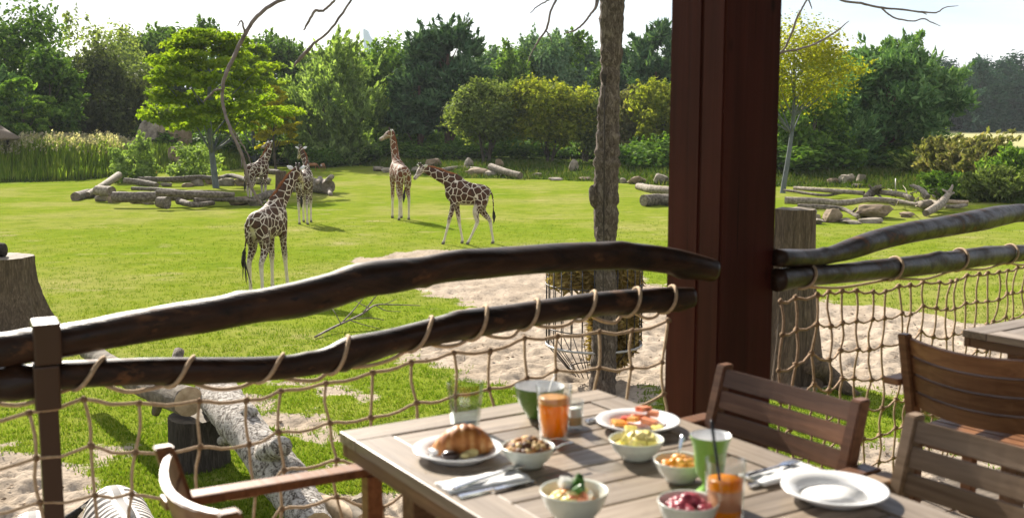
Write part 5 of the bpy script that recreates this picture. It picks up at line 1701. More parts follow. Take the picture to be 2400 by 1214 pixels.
# pulley and cable on the trunk
py = TY - 0.25
o0 = dt.location
M['iron'] = plain_mat('dark_iron', (0.05, 0.045, 0.045), 0.5, 0.5, 0.6)
def at_px(u, v, y): return P(u, v, y) - o0
b0 = at_px(1416, 183, py); new_obj('pulley_plate', box_mesh(0.075, 0.02, 0.13, 0.006), M['darkbark'], dt, b0)
b0 = at_px(1417, 193, py - .025); new_obj('pulley_hook', box_mesh(0.05, 0.04, 0.11, 0.012), M['darkbark'], dt, b0)
tube('cable', [at_px(1417, 198, py - .02), at_px(1416, 400, py - .03), at_px(1414, 640, py - .04), at_px(1413, 890, py - .06)], 0.011, M['darkbark'], dt, 6)

# hay rack round the trunk
hr = empty('hay_rack', (tb.x - 0.10, tb.y + 0.80, tb.z), 0, 'round iron hay rack with a funnel bottom around the dead trunk', 'hay rack')
RB_ = 0.86
z_top = P(1400, 628, TY).z - tb.z; z_ring = P(1400, 838, TY - .4).z - tb.z; z_bot = 0.10
def hoop(z, R, r, name='hoop'):
    pts = [(R * math.cos(a), R * math.sin(a), z) for a in np.linspace(0, 2 * math.pi, 41)[:-1]]
    V, Fc = tube_geo([Vector(p) for p in pts] + [Vector(pts[0])], r, 6, ref=(0, 0, 1), cap=False)
    return new_obj(name, MB().add(V, Fc).mesh(name), M['iron'] if r < .02 else M['hoopgrey'], hr)
M['hoopgrey'] = plain_mat('galvanised_hoop', (0.36, 0.34, 0.32), 0.45, 0.5, 0.4)
hoop(z_ring, RB_, 0.024)
for f in (0.22, 0.48, 0.74, 1.0): hoop(z_ring + (z_top - z_ring) * f, RB_ + 0.012, 0.011)
hoop(z_bot + .12, 0.42, 0.012)
for k in range(26):
    a = 2 * math.pi * k / 26 + 0.05; c, s = math.cos(a), math.sin(a)
    tube('bar', [(RB_ * c, RB_ * s, z_ring), (RB_ * c, RB_ * s, z_top + .06)], 0.0105, M['iron'], hr, 5)
    tube('funnel_bar', [(RB_ * c, RB_ * s, z_ring), (0.38 * c, 0.38 * s, z_bot)], 0.009, M['iron'], hr, 5)
M['hay'] = leaf_mat('hay_straw', [(0.10, 0.060, 0.020), (0.26, 0.17, 0.060), (0.46, 0.34, 0.15)], 0.25, 2.0, 0.8)
def hay(seed, n, cx, cy, R, z0, z1, inner=0.25, amin=-3.2, amax=3.2, rfun=None):
    g = np.random.default_rng(seed)
    a = g.uniform(amin, amax, n); r = R * np.sqrt(g.uniform((inner / R) ** 2, 1, n)); z = g.uniform(z0, z1, n)
    if rfun is not None: r = r * np.interp(z, rfun[0], rfun[1])
    c = np.stack([cx + r * np.cos(a), cy + r * np.sin(a), z], -1)
    cr = Crown(); ax = np.stack([-np.sin(a), np.cos(a), g.normal(0, 0.5, n)], -1)
    cr.leaves(c, sphere_dirs(n, g), 0.055, g, 5.0, axis=ax)
    return cr
cr1 = hay(1, 5200, 0, 0, 0.80, z_top - .42, z_top + .02)
cr2 = hay(2, 6500, 0, 0, 0.80, .18, z_top - .05, 0.28, -1.1, 1.6, ([0.1, z_ring, z_top], [0.5, 1.0, 1.0]))
cr3 = hay(3, 1600, 0, 0, 0.80, .20, z_ring + .35, 0.2, -2.4, -0.6, ([0.1, z_ring, z_top], [0.45, 0.8, .5]))
cr1.V += cr2.V
tag(new_obj('hay', cr1.mesh('hay'), M['hay'], None, tuple(hr.location)), kind='stuff')

# second dead tree, its trunk behind the pillar
d2b = Vector(((1735 - CX) / F * 20, 20, 0.0))
d2 = empty('dead_tree', d2b, 0, 'second dead tree behind the pillar with bare branches reaching to the right', 'tree')
V, Fc = tube_geo([Vector((0.01 * z, 0, z)) for z in np.linspace(-.2, 9, 30)], list(np.linspace(.26, .15, 30)), 16, None, True, 0.06, r_)
new_obj('trunk', MB().add(V, Fc).mesh('trunk'), M['deadbark'], d2)
BR2 = [
    [(1740, 200, 22), (1785, 160, 14), (1820, 130, 10), (1836, 122, 8), (1860, 118, 8), (1892, 110, 8), (1925, 96, 7), (1960, 74, 6), (1980, 58, 4), (1990, 50, 2.5)],
    [(1826, 128, 8), (1842, 108, 8), (1856, 76, 8), (1868, 42, 8), (1880, 20, 7), (1896, -10, 6), (1915, -60, 4)],
    [(1893, -4, 6), (1899, 10, 5), (1903, 22, 3)],
    [(1740, -220, 24), (1850, -110, 14), (1940, -20, 10), (1975, 2, 9), (2015, 8, 9), (2060, 18, 8), (2110, 23, 7), (2160, 29, 7), (2195, 30, 5), (2215, 18, 4), (2246, 14, 2)],
    [(2066, 20, 7), (2085, 36, 6), (2104, 45, 6), (2140, 50, 5), (2165, 45, 5), (2185, 54, 4), (2204, 62, 2)],
    [(2160, 30, 4), (2172, 34, 3), (2166, 33, 2)],
    [(1860, 118, 4), (1872, 123, 3), (1880, 128, 2)],
]
for k, rows in enumerate(BR2): pxtube('branch', rows, 20, M['twig'], d2, 7, None, 0.10, 30 + k, 0.004)

def stump(u, vbase, w_top, w_bot, h_px, label, seed=1, mat='stumpbark', roots=True, top='cutdark', flare=1.0, D=None):
    p = ground_at(u, vbase) if D is None else Vector(((u - CX) * D / F, D, 0))
    k = p.y / F
    H = h_px * k; r0, r1 = w_bot * k / 2, w_top * k / 2
    root = empty('tree_stump', p, seed * 0.7, label, 'stump')
    n = 22; seg = 40; V = []; Fc = []
    rg = random.Random(seed)
    ph = [rg.uniform(0, 6.28) for _ in range(4)]
    for i in range(n):
        f = i / (n - 1); z = -0.15 + (H + 0.15) * f
        R = r1 + (r0 - r1) * (1 - f) ** (2.2 if flare > 1 else 1.2)
        for q in range(seg):
            a = 2 * math.pi * q / seg
            rt = 1 + (0.10 * (1 - f) ** 2 + .03) * (math.sin(5 * a + ph[0]) + 0.6 * math.sin(9 * a + ph[1])) + 0.025 * math.sin(17 * a + ph[2] + f * 2) + rg.uniform(-.012, .012)
            V.append((R * rt * math.cos(a), R * rt * math.sin(a), z))
    for i in range(n - 1):
        for q in range(seg): Fc.append((i * seg + q, i * seg + (q + 1) % seg, (i + 1) * seg + (q + 1) % seg, (i + 1) * seg + q))
    new_obj('trunk', MB().add(V, Fc).mesh('trunk'), M[mat], root)
    V2 = V[(n - 1) * seg:]; V3 = [(x * .93, y * .93, z + 0.004 + 0.012 * math.sin(x * 20)) for x, y, z in V2]
    cap = [tuple(v) for v in V2] + V3 + [(0, 0, H + 0.01)]
    Fc = [(q, (q + 1) % seg, seg + (q + 1) % seg, seg + q) for q in range(seg)] + [(seg + q, seg + (q + 1) % seg, 2 * seg) for q in range(seg)]
    new_obj('cut_top', MB().add(cap, Fc).mesh('cut_top'), M[top], root)
    if roots:
        for q in range(5):
            a = ph[3] + q * 1.3; L = r0 * rg.uniform(1.2, 1.9)
            pts = [(r0 * .6 * math.cos(a), r0 * .6 * math.sin(a), H * .10), (r0 * 1.0 * math.cos(a), r0 * 1.0 * math.sin(a), .06), (L * math.cos(a + .15), L * math.sin(a + .15), -.08)]
            tube('root', pts, [r0 * .28, r0 * .17, r0 * .05], M[mat], root, 8, n=9)
    return root, p, k
stump(-8, 800, 142, 250, 178, 'broad flared tree stump at the left edge behind the railing', 2, roots=False, flare=2, D=23.5)
stump(1852, 888, 92, 165, 408, 'tall split tree stump standing just right of the pillar', 5, flare=2)
tube('root', [G(1905, 850, .5), G(1945, 880, .25), G(1985, 912, .1), G(2020, 930, -.05)], [.20, .15, .10, .04], M['stumpbark'], None, 10, n=14)
tag(bpy.data.objects['root'] if False else COL.objects[-1], 'thick grey surface root running from the tall stump over the sand', 'root')
lg = pxtube('log_piece', [(-40, 588, 34), (0, 586, 34), (12, 586, 30)], 23.4, M['darkbark'], None, 12)
tag(lg, 'dark end of a log lying on the broad stump at the left edge', 'log')

def log(rows, label, mat='greylog', Y=None, end='cutdark', seed=1, seg=16, amt=0.03, name='log', stubs=(), cat='log'):
    """rows (u, v_centre, width px, height of the centre above the meadow) -> a log lying there"""
    pts = []; rad = []
    for u, v, w, z in rows:
        p = G(u, v, z); pts.append(p); rad.append(w * p.y / F / 2)
    o0 = Vector(pts[0])
    root = empty(name, o0, 0, label, cat)
    n = max(10, len(rows) * 9)
    q = spline([p - o0 for p in pts], n); r = spline([(x,) for x in rad], n)[:, 0]
    V, Fc = tube_geo([Vector(x) for x in q], list(r), seg, None, False, 0.035, random.Random(seed))
    t_ = new_obj('trunk', MB().add(V, Fc).mesh('trunk'), M[mat], root)
    bark_displace(t_, amt, 1.6, seed)
    for i, nb in ((0, 1), (n - 1, n - 2)):
        c = Vector(q[i]); d = (c - Vector(q[nb])).normalized()
        ring = [t_.data.vertices[i * seg + k].co.copy() for k in range(seg)]
        m = MB().add(ring + [c + d * 0.01], [(k, (k + 1) % seg, seg) for k in range(seg)])
        new_obj('cut_end', m.mesh('cut_end'), M[end], t_)
    for k, st in enumerate(stubs):
        (u, v, w, z), (u2, v2, w2, z2) = st
        a, b = G(u, v, z) - o0, G(u2, v2, z2) - o0; yk = G(u, v, z).y / F / 2
        tube('branch_stub', [a, a.lerp(b, .5) + Vector((0, 0, .01)), b], [w * yk, (w + w2) / 2 * yk, w2 * yk], M[mat], t_, 10, n=6)
    return root

# the big pale log in front with its block and neighbours
log([(505, 905, 96, .95), (545, 972, 98, .92), (600, 1040, 100, .82), (655, 1110, 108, .62), (700, 1170, 104, .45), (740, 1240, 90, .30)],
    'big pale fallen log with flaking bark sloping down from the block', 'birchy', end='paleend', seed=4, seg=26, amt=0.06,
    stubs=[((560, 985, 40, 1.0), (592, 962, 34, 1.15)), ((625, 1060, 66, .85), (662, 1046, 50, 1.05)), ((545, 1020, 34, .7), (520, 1034, 26, .55))])
log([(205, 822, 40, .80), (300, 880, 52, .85), (360, 912, 60, .90), (442, 942, 70, .95)],
    'smaller grey log with a cut end resting on the same block', 'greylog', end='paleend', seed=6, seg=20, amt=0.03,
    stubs=[((375, 935, 30, .8), (365, 968, 20, .55)), ((400, 900, 30, 1.2), (420, 822, 26, 1.55))])
p = ground_at(470, 1106)
bk = empty('wood_block', p, 0.35, 'upright dark ridged tree block carrying the two logs', 'block')
k = p.y / F
V, Fc = [], []
seg = 44; rg = random.Random(9); n = 12
for i in range(n):
    for q in range(seg):
        a = 2 * math.pi * q / seg
        rt = 1 + 0.05 * math.sin(3 * a + 1) + 0.018 * math.sin(23 * a + i * .2) + rg.uniform(-.01, .01) + 0.12 * (1 - i / n) ** 3
        V.append((70 * k * rt * math.cos(a), 70 * k * rt * math.sin(a), -0.1 + 0.78 * i / (n - 1)))
for i in range(n - 1):
    for q in range(seg): Fc.append((i * seg + q, i * seg + (q + 1) % seg, (i + 1) * seg + (q + 1) % seg, (i + 1) * seg + q))
new_obj('trunk', MB().add(V, Fc).mesh('trunk'), M['darkbark'], bk, (0, .35, 0))
cap = [tuple(v) for v in V[(n - 1) * seg:]] + [(0, 0, 0.69)]
new_obj('cut_top', MB().add(cap, [(q, (q + 1) % seg, seg) for q in range(seg)]).mesh('cut_top'), M['cutdark'], bk, (0, .35, 0))
# split wood under the chair
log([(690, 1200, 56, .16), (770, 1190, 60, .18), (850, 1225, 56, .16)], 'split half log with pale wood lying by the end of the big log', 'paleend', end='paleend', seed=11, seg=10)
log([(740, 1172, 44, .2), (800, 1192, 44, .2), (852, 1220, 40, .2)], 'short split log behind the pale half log', 'cutdark', end='paleend', seed=12, seg=8)
log([(800, 1240, 40, .1), (900, 1222, 36, .1), (960, 1232, 30, .1)], 'thin pale stick of firewood on the sand below the chair arm', 'paleend', end='paleend', seed=13, seg=8)
rock(838, 1196, 44, 34, 'rock', 'pale stone between the split wood and the chair leg', 21)
rock(812, 1190, 30, 26, 'rock_brown', 'brown stone beside the pale stone under the chair arm', 22)
rock(880, 1212, 36, 22, 'rock', 'flat pale stone on the sand beside the table edge', 23)

# twiggy fallen branch on the lawn
fb = ground_at(740, 790)
fbr = empty('fallen_branch', fb, 0, 'fallen twiggy branch lying on the grass behind the lower rail', 'branch')
TW_ = [[(738, 790, 5, .03), (780, 768, 6, .10), (820, 750, 5, .2), (850, 735, 5, .3), (880, 715, 4, .4), (920, 714, 3, .45), (985, 716, 2, .4)],
       [(800, 758, 4, .15), (830, 725, 3, .4), (850, 700, 2, .6), (858, 690, 1.5, .7)], [(850, 735, 4, .3), (872, 705, 3, .55), (890, 685, 2, .75)],
       [(800, 760, 3, .15), (788, 738, 2, .35), (780, 725, 1.5, .45)], [(830, 748, 3, .2), (870, 745, 2.5, .25), (900, 750, 2, .2)], [(880, 715, 3, .4), (905, 728, 2, .3), (940, 730, 1.5, .3)],
       [(865, 722, 3, .4), (845, 712, 2, .5), (825, 700, 1.5, .6)], [(900, 714, 2, .45), (930, 700, 1.5, .55)], [(820, 750, 3, .2), (850, 760, 2, .12), (890, 770, 1.5, .05)]]
for k, rows in enumerate(TW_):
    pts = [G(u, v, z) for u, v, w, z in rows]
    tube('twig', [p - fb for p in pts], [r[2] * p.y / F / 2 for r, p in zip(rows, pts)], M['twig'], fbr, 5, n=len(rows) * 3)

# ring of logs round the lime tree
log([(176, 462, 22, .25), (205, 455, 22, .25), (235, 452, 20, .3)], 'short dark log at the left tip of the log ring', 'greylog', seed=20)
log([(205, 456, 12, .3), (250, 430, 16, .7), (278, 412, 18, 1.0)], 'grey log tilted up at the left end of the ring', 'deadwood', seed=21)
log([(228, 447, 24, .65), (262, 449, 24, .65)], 'short pale stubby log on top of the left end of the ring', 'deadwood', end='cutdark', seed=22)
log([(265, 462, 26, .6), (330, 462, 25, .6), (410, 459, 24, .6), (480, 457, 22, .6), (545, 459, 15, .6)], 'long brown front log of the ring below the lime tree', 'greylog', seed=23)
log([(365, 452, 14, .9), (440, 455, 15, .8), (520, 457, 14, .7), (548, 455, 8, .7)], 'grey log lying on the long front log', 'greylog', seed=24)
log([(418, 472, 16, .3), (455, 480, 13, .25), (500, 476, 10, .2)], 'brown tapering log low at the front of the ring', 'greylog', seed=25)
log([(455, 470, 11, .35), (500, 466, 14, .4), (545, 468, 12, .4), (600, 472, 10, .3)], 'dark log right of the round block at the front', 'greylog', seed=26)
log([(370, 474, 24, .45), (392, 476, 30, .42)], 'round block of log seen end on at the front of the ring', 'cutdark', end='greylog', seed=27)
log([(292, 424, 14, .5), (330, 428, 15, .4), (368, 434, 12, .3)], 'dark curved log inside the ring at the left', 'greylog', seed=28)
log([(325, 420, 12, .5), (400, 421, 13, .5), (470, 417, 12, .55), (505, 419, 11, .5)], 'long thin log across the back of the ring', 'greylog', seed=29)
log([(310, 442, 9, .3), (380, 445, 9, .3), (440, 450, 8, .35)], 'thin branch log in the middle of the ring', 'greylog', seed=30)
log([(515, 420, 13, .4), (540, 412, 10, .6), (580, 422, 12, .5)], 'dark bent log behind the far giraffe', 'greylog', seed=31)
log([(620, 402, 13, .4), (655, 404, 12, .4)], 'small dark log behind the far giraffe to the right', 'greylog', seed=32)
log([(700, 430, 34, .55), (735, 434, 34, .5), (770, 438, 34, .5)], 'thick pale log at the right end of the ring', 'deadwood', seed=33,
    stubs=[((768, 424, 14, .9), (778, 414, 12, 1.2)), ((772, 446, 12, .3), (775, 458, 10, .05)), ((750, 420, 14, .9), (742, 430, 10, .8))])
log([(590, 470, 16, .3), (625, 458, 20, .5), (660, 448, 14, .6)], 'dark log low between the far giraffe and the stump', 'greylog', seed=34)
stump(660, 456, 24, 28, 54, 'upright brown stump at the right of the log ring', 7, roots=False)
for k, (u, v, w, h, m, lab) in enumerate([
        (235, 472, 26, 14, 'rock', 'flat grey stone under the left end of the ring'), (262, 476, 26, 20, 'rock_brown', 'brown stone under the long front log, left'),
        (318, 478, 36, 14, 'rock_brown', 'long low stone under the middle of the front log'), (345, 480, 28, 14, 'rock', 'grey stone left of the round block'),
        (332, 418, 20, 13, 'rock_brown', 'brown stone at the back left of the ring'), (433, 412, 22, 14, 'rock', 'mossy stone at the back of the ring'),
        (386, 438, 26, 10, 'rock', 'pale flat stone inside the ring'), (437, 439, 26, 10, 'rock_brown', 'brown flat stone inside the ring'),
        (462, 436, 24, 16, 'rock', 'mossy pointed stone inside the ring'), (492, 433, 26, 16, 'rock_brown', 'brown stone left of the lime tree foot'),
        (530, 436, 36, 18, 'rock', 'grey stone right of the lime tree foot'), (562, 436, 32, 16, 'rock_brown', 'reddish stone behind the far giraffe'),
        (612, 433, 34, 16, 'rock', 'grey stone between the giraffe and the stump'), (560, 482, 44, 22, 'rock_brown', 'brown stone at the front right of the ring'),
        (598, 483, 30, 18, 'rock', 'small grey stone beside the giraffe hind feet'), (690, 450, 28, 20, 'rock', 'pale stone between the stump and the thick log')]):
    rock(u, v, w, h, m, lab, 100 + k)

# logs and stones in the clearing behind
for k, (rows, m, lab) in enumerate([
        ([(485, 332, 13, 1.6), (560, 330, 16, 1.8), (640, 331, 15, 1.8), (690, 326, 13, 2.0)], 'greylog', 'long dark log across the clearing behind the lime tree'),
        ([(610, 322, 9, 2.0), (660, 318, 10, 2.2), (700, 330, 14, 1.8)], 'greylog', 'dark crossed log at the right of the clearing'),
        ([(365, 338, 12, 1.4), (400, 337, 13, 1.5), (440, 338, 12, 1.4)], 'greylog', 'dark log low in the clearing left of the lime tree'),
        ([(575, 356, 12, 1.0), (620, 354, 11, 1.0), (660, 352, 9, 1.1)], 'greylog', 'dark horizontal log behind the head of the far giraffe')]):
    log(rows, lab, m, seed=40 + k)
rock(661, 382, 36, 30, 'rock_brown', 'square yellowish boulder behind the second giraffe', 131)
rock(635, 380, 14, 24, 'rock_brown', 'narrow upright brown stone left of the square boulder', 132)
rock(445, 372, 20, 38, 'rock', 'rounded pale boulder in the clearing left of the lime trunk', 133, D=106)
rock(468, 372, 22, 34, 'rock_brown', 'yellowish boulder in the clearing beside the pale one', 134, D=106)

# stones and logs along the far edge of the lawn
for k, (u, v, w, h, m, lab) in enumerate([
        (885, 402, 26, 12, 'rock', 'mossy stone at the lawn edge left of the standing giraffe'), (1012, 402, 34, 20, 'rock_brown', 'brown boulder behind the grazing giraffe neck'),
        (1098, 396, 20, 22, 'rock', 'grey upright stone behind the grey branch'), (1118, 412, 54, 18, 'rock_brown', 'long reddish stone under the grey branch'),
        (1158, 414, 44, 16, 'rock', 'pale flat stone left of the leaning log'), (1168, 394, 18, 20, 'rock_brown', 'small brown stone behind the leaning log'),
        (1345, 410, 22, 26, 'rock', 'grey pointed stone on the bank left of the dead trunk'), (1300, 424, 30, 8, 'rock', 'thin flat stones at the lawn edge'),
        (1258, 414, 26, 8, 'rock', 'low flat stone right of the leaning log'), (1375, 424, 34, 9, 'rock_brown', 'flat brown stones left of the dead trunk'),
        (1495, 432, 36, 20, 'rock_brown', 'orange brown boulder between trunk and pillar'), (1548, 432, 34, 26, 'rock', 'pale grey boulder against the pillar'),
        (1462, 430, 14, 12, 'rock', 'small pale stone right of the dead trunk'), (905, 405, 22, 12, 'rock', 'low mossy stone beside the standing giraffe'),
        (975, 404, 22, 14, 'rock', 'grey mossy stone between the two giraffes')]):
    rock(u, v, w, h, m, lab, 140 + k)
log([(1030, 399, 8, .55), (1075, 394, 10, .6), (1125, 397, 9, .6)], 'pale grey branch lying on the stones behind the giraffes', 'deadwood', seed=50)
log([(1150, 391, 17, .9), (1185, 403, 16, .55), (1220, 412, 15, .3)], 'leaning pale log sloping down to the lawn edge', 'deadwood', seed=51)
log([(1496, 437, 17, .75), (1530, 444, 20, .7), (1580, 448, 20, .7)], 'pale upper log of the pair just left of the pillar', 'deadwood', seed=52)
log([(1508, 470, 27, .35), (1545, 468, 27, .35), (1600, 470, 26, .35)], 'dark lower log of the pair just left of the pillar', 'greylog', end='deadwood', seed=53)

# driftwood on the right
for k, (rows, m, lab, stubs) in enumerate([
        ([(1862, 441, 9, .5), (1930, 446, 11, .5), (2025, 453, 11, .45)], 'deadwood', 'long pale straight log at the back of the driftwood', ()),
        ([(1838, 446, 6, .4), (1870, 450, 7, .35), (1930, 458, 7, .25), (1975, 452, 6, .3)], 'greylog', 'thin grey branch below the straight log', ()),
        ([(1840, 470, 18, .45), (1910, 472, 17, .45), (1975, 476, 15, .4), (2040, 468, 13, .5), (2100, 472, 12, .45), (2150, 480, 8, .35)], 'deadwood', 'long wavy pale log across the middle of the driftwood', ()),
        ([(1870, 484, 13, .45), (1930, 486, 12, .45), (1975, 490, 10, .4), (2012, 508, 10, .15)], 'greylog', 'grey branch with a fork propped on the stones', (((1995, 500, 7, .25), (2008, 488, 4, .55)),)),
        ([(2060, 450, 13, .6), (2110, 456, 13, .6), (2138, 466, 12, .5)], 'deadwood', 'bleached thick branch in the middle of the driftwood', ()),
        ([(2140, 436, 9, .9), (2160, 446, 13, .75), (2175, 462, 13, .4)], 'deadwood', 'upright bleached branch leaning over the driftwood', (((2155, 440, 9, .85), (2132, 435, 5, .95)),)),
        ([(2170, 500, 16, .2), (2195, 485, 20, .4), (2212, 470, 18, .6), (2228, 446, 9, 1.1), (2233, 434, 4, 1.35)], 'deadwood', 'forked bleached root with two prongs pointing up', (((2215, 462, 9, .75), (2236, 452, 5, .95)), ((2222, 452, 7, .95), (2208, 444, 4, 1.1)), ((2200, 478, 10, .5), (2180, 470, 6, .6)))),
        ([(2215, 472, 10, .4), (2240, 474, 10, .4), (2268, 474, 9, .4)], 'paleend', 'short pale split log at the right end of the driftwood', ()),
        ([(2215, 484, 9, .25), (2245, 484, 10, .25), (2265, 480, 8, .25)], 'deadwood', 'short pale log under the split one at the right end', ()),
        ([(2150, 478, 12, .3), (2170, 480, 24, .4), (2195, 478, 18, .4)], 'cutdark', 'hollow dark log end beside the forked root', ()),
        ([(2028, 462, 12, .35), (2046, 450, 20, .6), (2058, 438, 9, .95)], 'greylog', 'grey twisted root left of the bleached branch', (((2050, 446, 8, .7), (2066, 434, 5, 1.0)), ((2046, 446, 8, .7), (2036, 434, 4, 1.0)), ((2056, 446, 7, .7), (2072, 440, 3, .9)), ((2050, 452, 7, .5), (2065, 462, 4, .3))))]):
    log(rows, lab, m, seed=60 + k, seg=12, amt=.02, stubs=stubs)
for k in range(26):
    rg = random.Random(200 + k); u = rg.uniform(2090, 2235); v = rg.uniform(450, 484)
    a = G(u, v, .25); bq = G(u + rg.uniform(-22, 22), v - rg.uniform(4, 22), rg.uniform(.35, 1.0))
    o = tube('stick', [a, a.lerp(bq, .5) + Vector((rg.uniform(-.1, .1), 0, rg.uniform(-.05, .12))), bq], [rg.uniform(.03, .07), .03, .012], M['deadwood'], None, 6)
    tag(o, 'thin bleached stick in the tangle of driftwood', 'stick', 'sticks tangled in the driftwood')
for k, (u, v, w, h, m, lab) in enumerate([
        (1896, 513, 40, 26, 'rock', 'dark pointed boulder just right of the tall stump top'), (1912, 520, 22, 18, 'rock', 'small grey stone before the dark boulder'),
        (1953, 522, 46, 34, 'rock_brown', 'blocky brown boulder under the grey forked branch'), (1918, 526, 34, 13, 'rock', 'low flat stone below the dark boulder'),
        (2060, 514, 82, 32, 'rock_brown', 'big layered slab boulder in front of the driftwood'), (2000, 526, 36, 9, 'rock', 'flat grey stone left of the slab boulder'),
        (2048, 524, 50, 12, 'rock', 'long low stone in front of the slab boulder'), (2128, 510, 34, 12, 'rock_brown', 'low brown stone right of the slab boulder'),
        (1984, 522, 24, 10, 'rock', 'little flat stone between the two big boulders'), (1955, 432, 24, 14, 'rock_brown', 'yellowish stone on the bank below the pine'),
        (1984, 432, 26, 22, 'rock', 'pale stone stacked on the bank below the pine'), (1996, 418, 16, 14, 'rock', 'small white stone on top of the stone pile'),
        (2020, 430, 24, 22, 'rock', 'grey white stone right of the stone pile'), (2012, 440, 24, 10, 'rock', 'flat stone at the foot of the stone pile')]):
    rock(u, v, w, h, m, lab, 170 + k)
pp = ground_at(2098, 452)
o = tube('stake', [pp + Vector((0, 0, -.1)), pp + Vector((0, 0, .95))], .035, M['hoopgrey'], None, 6)
tag(o, 'thin grey stake standing on the right bank behind the driftwood', 'stake')

# ================================================================== ANIMALS
def remesh(parts, voxel, name, smooth_it=6):
    """parts: list of (V,F); fused into one continuous skin"""
    mb = MB()
    for V, Fc in parts: mb.add(V, Fc)
    me = mb.mesh(name)
    o = bpy.data.objects.new(name, me); COL.objects.link(o)
    md = o.modifiers.new('r', 'REMESH'); md.mode = 'VOXEL'; md.voxel_size = voxel; md.use_smooth_shade = True
    s = o.modifiers.new('s', 'SMOOTH'); s.iterations = smooth_it; s.factor = 0.5
    dg = bpy.context.evaluated_depsgraph_get()
    m2 = bpy.data.meshes.new_from_object(o.evaluated_get(dg))
    bpy.data.objects.remove(o); bpy.data.meshes.remove(me)
    m2.name = name
    m2.polygons.foreach_set('use_smooth', np.full(len(m2.polygons), True))
    return m2
def loft(rows, n=24, seg=18):
    """rows: (x,y,z, half side, half up) in the animal's frame"""
    A = spline(rows, n)
    return tube_geo([Vector(a[:3]) for a in A], [(max(.008, a[3]), max(.008, a[4])) for a in A], seg, ref=(0, 0, 1))
def limb(rows, n=22, seg=12):
    A = spline(rows, n)
    return tube_geo([Vector(a[:3]) for a in A], [(max(.008, a[3]), max(.008, a[4])) for a in A], seg, ref=(0, 1, 0))

def giraffe_mat(name, dark, dark2, cell=3.6):
    t = MT(name, 0.75, 0.25)
    co = t.coords()
    wob = t.n.new('ShaderNodeTexNoise'); wob.inputs['Scale'].default_value = 3.5; t.l.new(co, wob.inputs['Vector'])
    mixv = t.n.new('ShaderNodeMix'); mixv.data_type = 'RGBA'; mixv.inputs[0].default_value = 0.06
    t.l.new(co, mixv.inputs[6]); t.l.new(wob.outputs['Color'], mixv.inputs[7])
    sp_ = t.n.new('ShaderNodeSeparateXYZ'); t.l.new(co, sp_.inputs[0])
    at = t.n.new('ShaderNodeAttribute'); at.attribute_name = 'coat'
    sc = t.n.new('ShaderNodeSeparateColor'); t.l.new(at.outputs['Color'], sc.inputs[0])
    def vor(scale):
        v = t.n.new('ShaderNodeTexVoronoi'); v.feature = 'DISTANCE_TO_EDGE'; v.inputs['Scale'].default_value = scale
        v.inputs['Randomness'].default_value = 0.85
        t.l.new(mixv.outputs[2], v.inputs['Vector']); return v.outputs['Distance']
    big = t.ramp(vor(cell), [(0.034, 0.0), (0.058, 1.0)])
    small = t.ramp(vor(cell * 2.1), [(0.045, 0.0), (0.08, 1.0)])
    patch = t.mix(sc.outputs['Red'], big, small)               # red: small patches (legs)
    n = t.noise(co, 6, 4)
    dk = t.ramp(n, [(0.3, dark), (0.7, dark2)])
    wh = t.ramp(n, [(0.3, (0.48, 0.41, 0.32)), (0.7, (0.62, 0.55, 0.46))])
    pm = t.math('MULTIPLY', patch, t.math('SUBTRACT', 1.0, sc.outputs['Green'], True))   # green: plain pale (shanks, belly, face)
    c = t.mix(pm, wh, dk)
    c = t.mix(sc.outputs['Blue'], c, (0.045, 0.035, 0.03))     # blue: muzzle, hooves
    t.color(c)
    fur = t.noise(t.coords((30, 30, 60)), 1.0, 3)
    t.bump(fur, 0.25, 0.01)
    return t.m
GM = {'near': giraffe_mat('giraffe_coat_black_brown', (0.036, 0.018, 0.010), (0.078, 0.036, 0.018), 4.8),
      'red': giraffe_mat('giraffe_coat_red_brown', (0.100, 0.032, 0.012), (0.175, 0.062, 0.024), 4.4),
      'mid': giraffe_mat('giraffe_coat_dark_brown', (0.036, 0.015, 0.008), (0.080, 0.032, 0.015), 4.2)}
M['mane'] = noise_mat('red_brown_mane', [(0.3, (0.12, 0.040, 0.014)), (0.7, (0.26, 0.10, 0.04))], 30, 0.9, 0.5, 0.02)
M['tailblack'] = noise_mat('black_tail_hair', [(0.3, (0.008, 0.007, 0.006)), (0.7, (0.03, 0.024, 0.02))], 30, 0.8, 0.5, 0.02)
M['earwhite'] = noise_mat('white_ear_fur', [(0.3, (0.50, 0.48, 0.44)), (0.7, (0.68, 0.66, 0.62))], 20, 0.9, 0.3, 0.01)
M['horn'] = plain_mat('dark_horn', (0.05, 0.03, 0.022), 0.6)
M['eye'] = plain_mat('dark_eye', (0.006, 0.005, 0.005), 0.08)

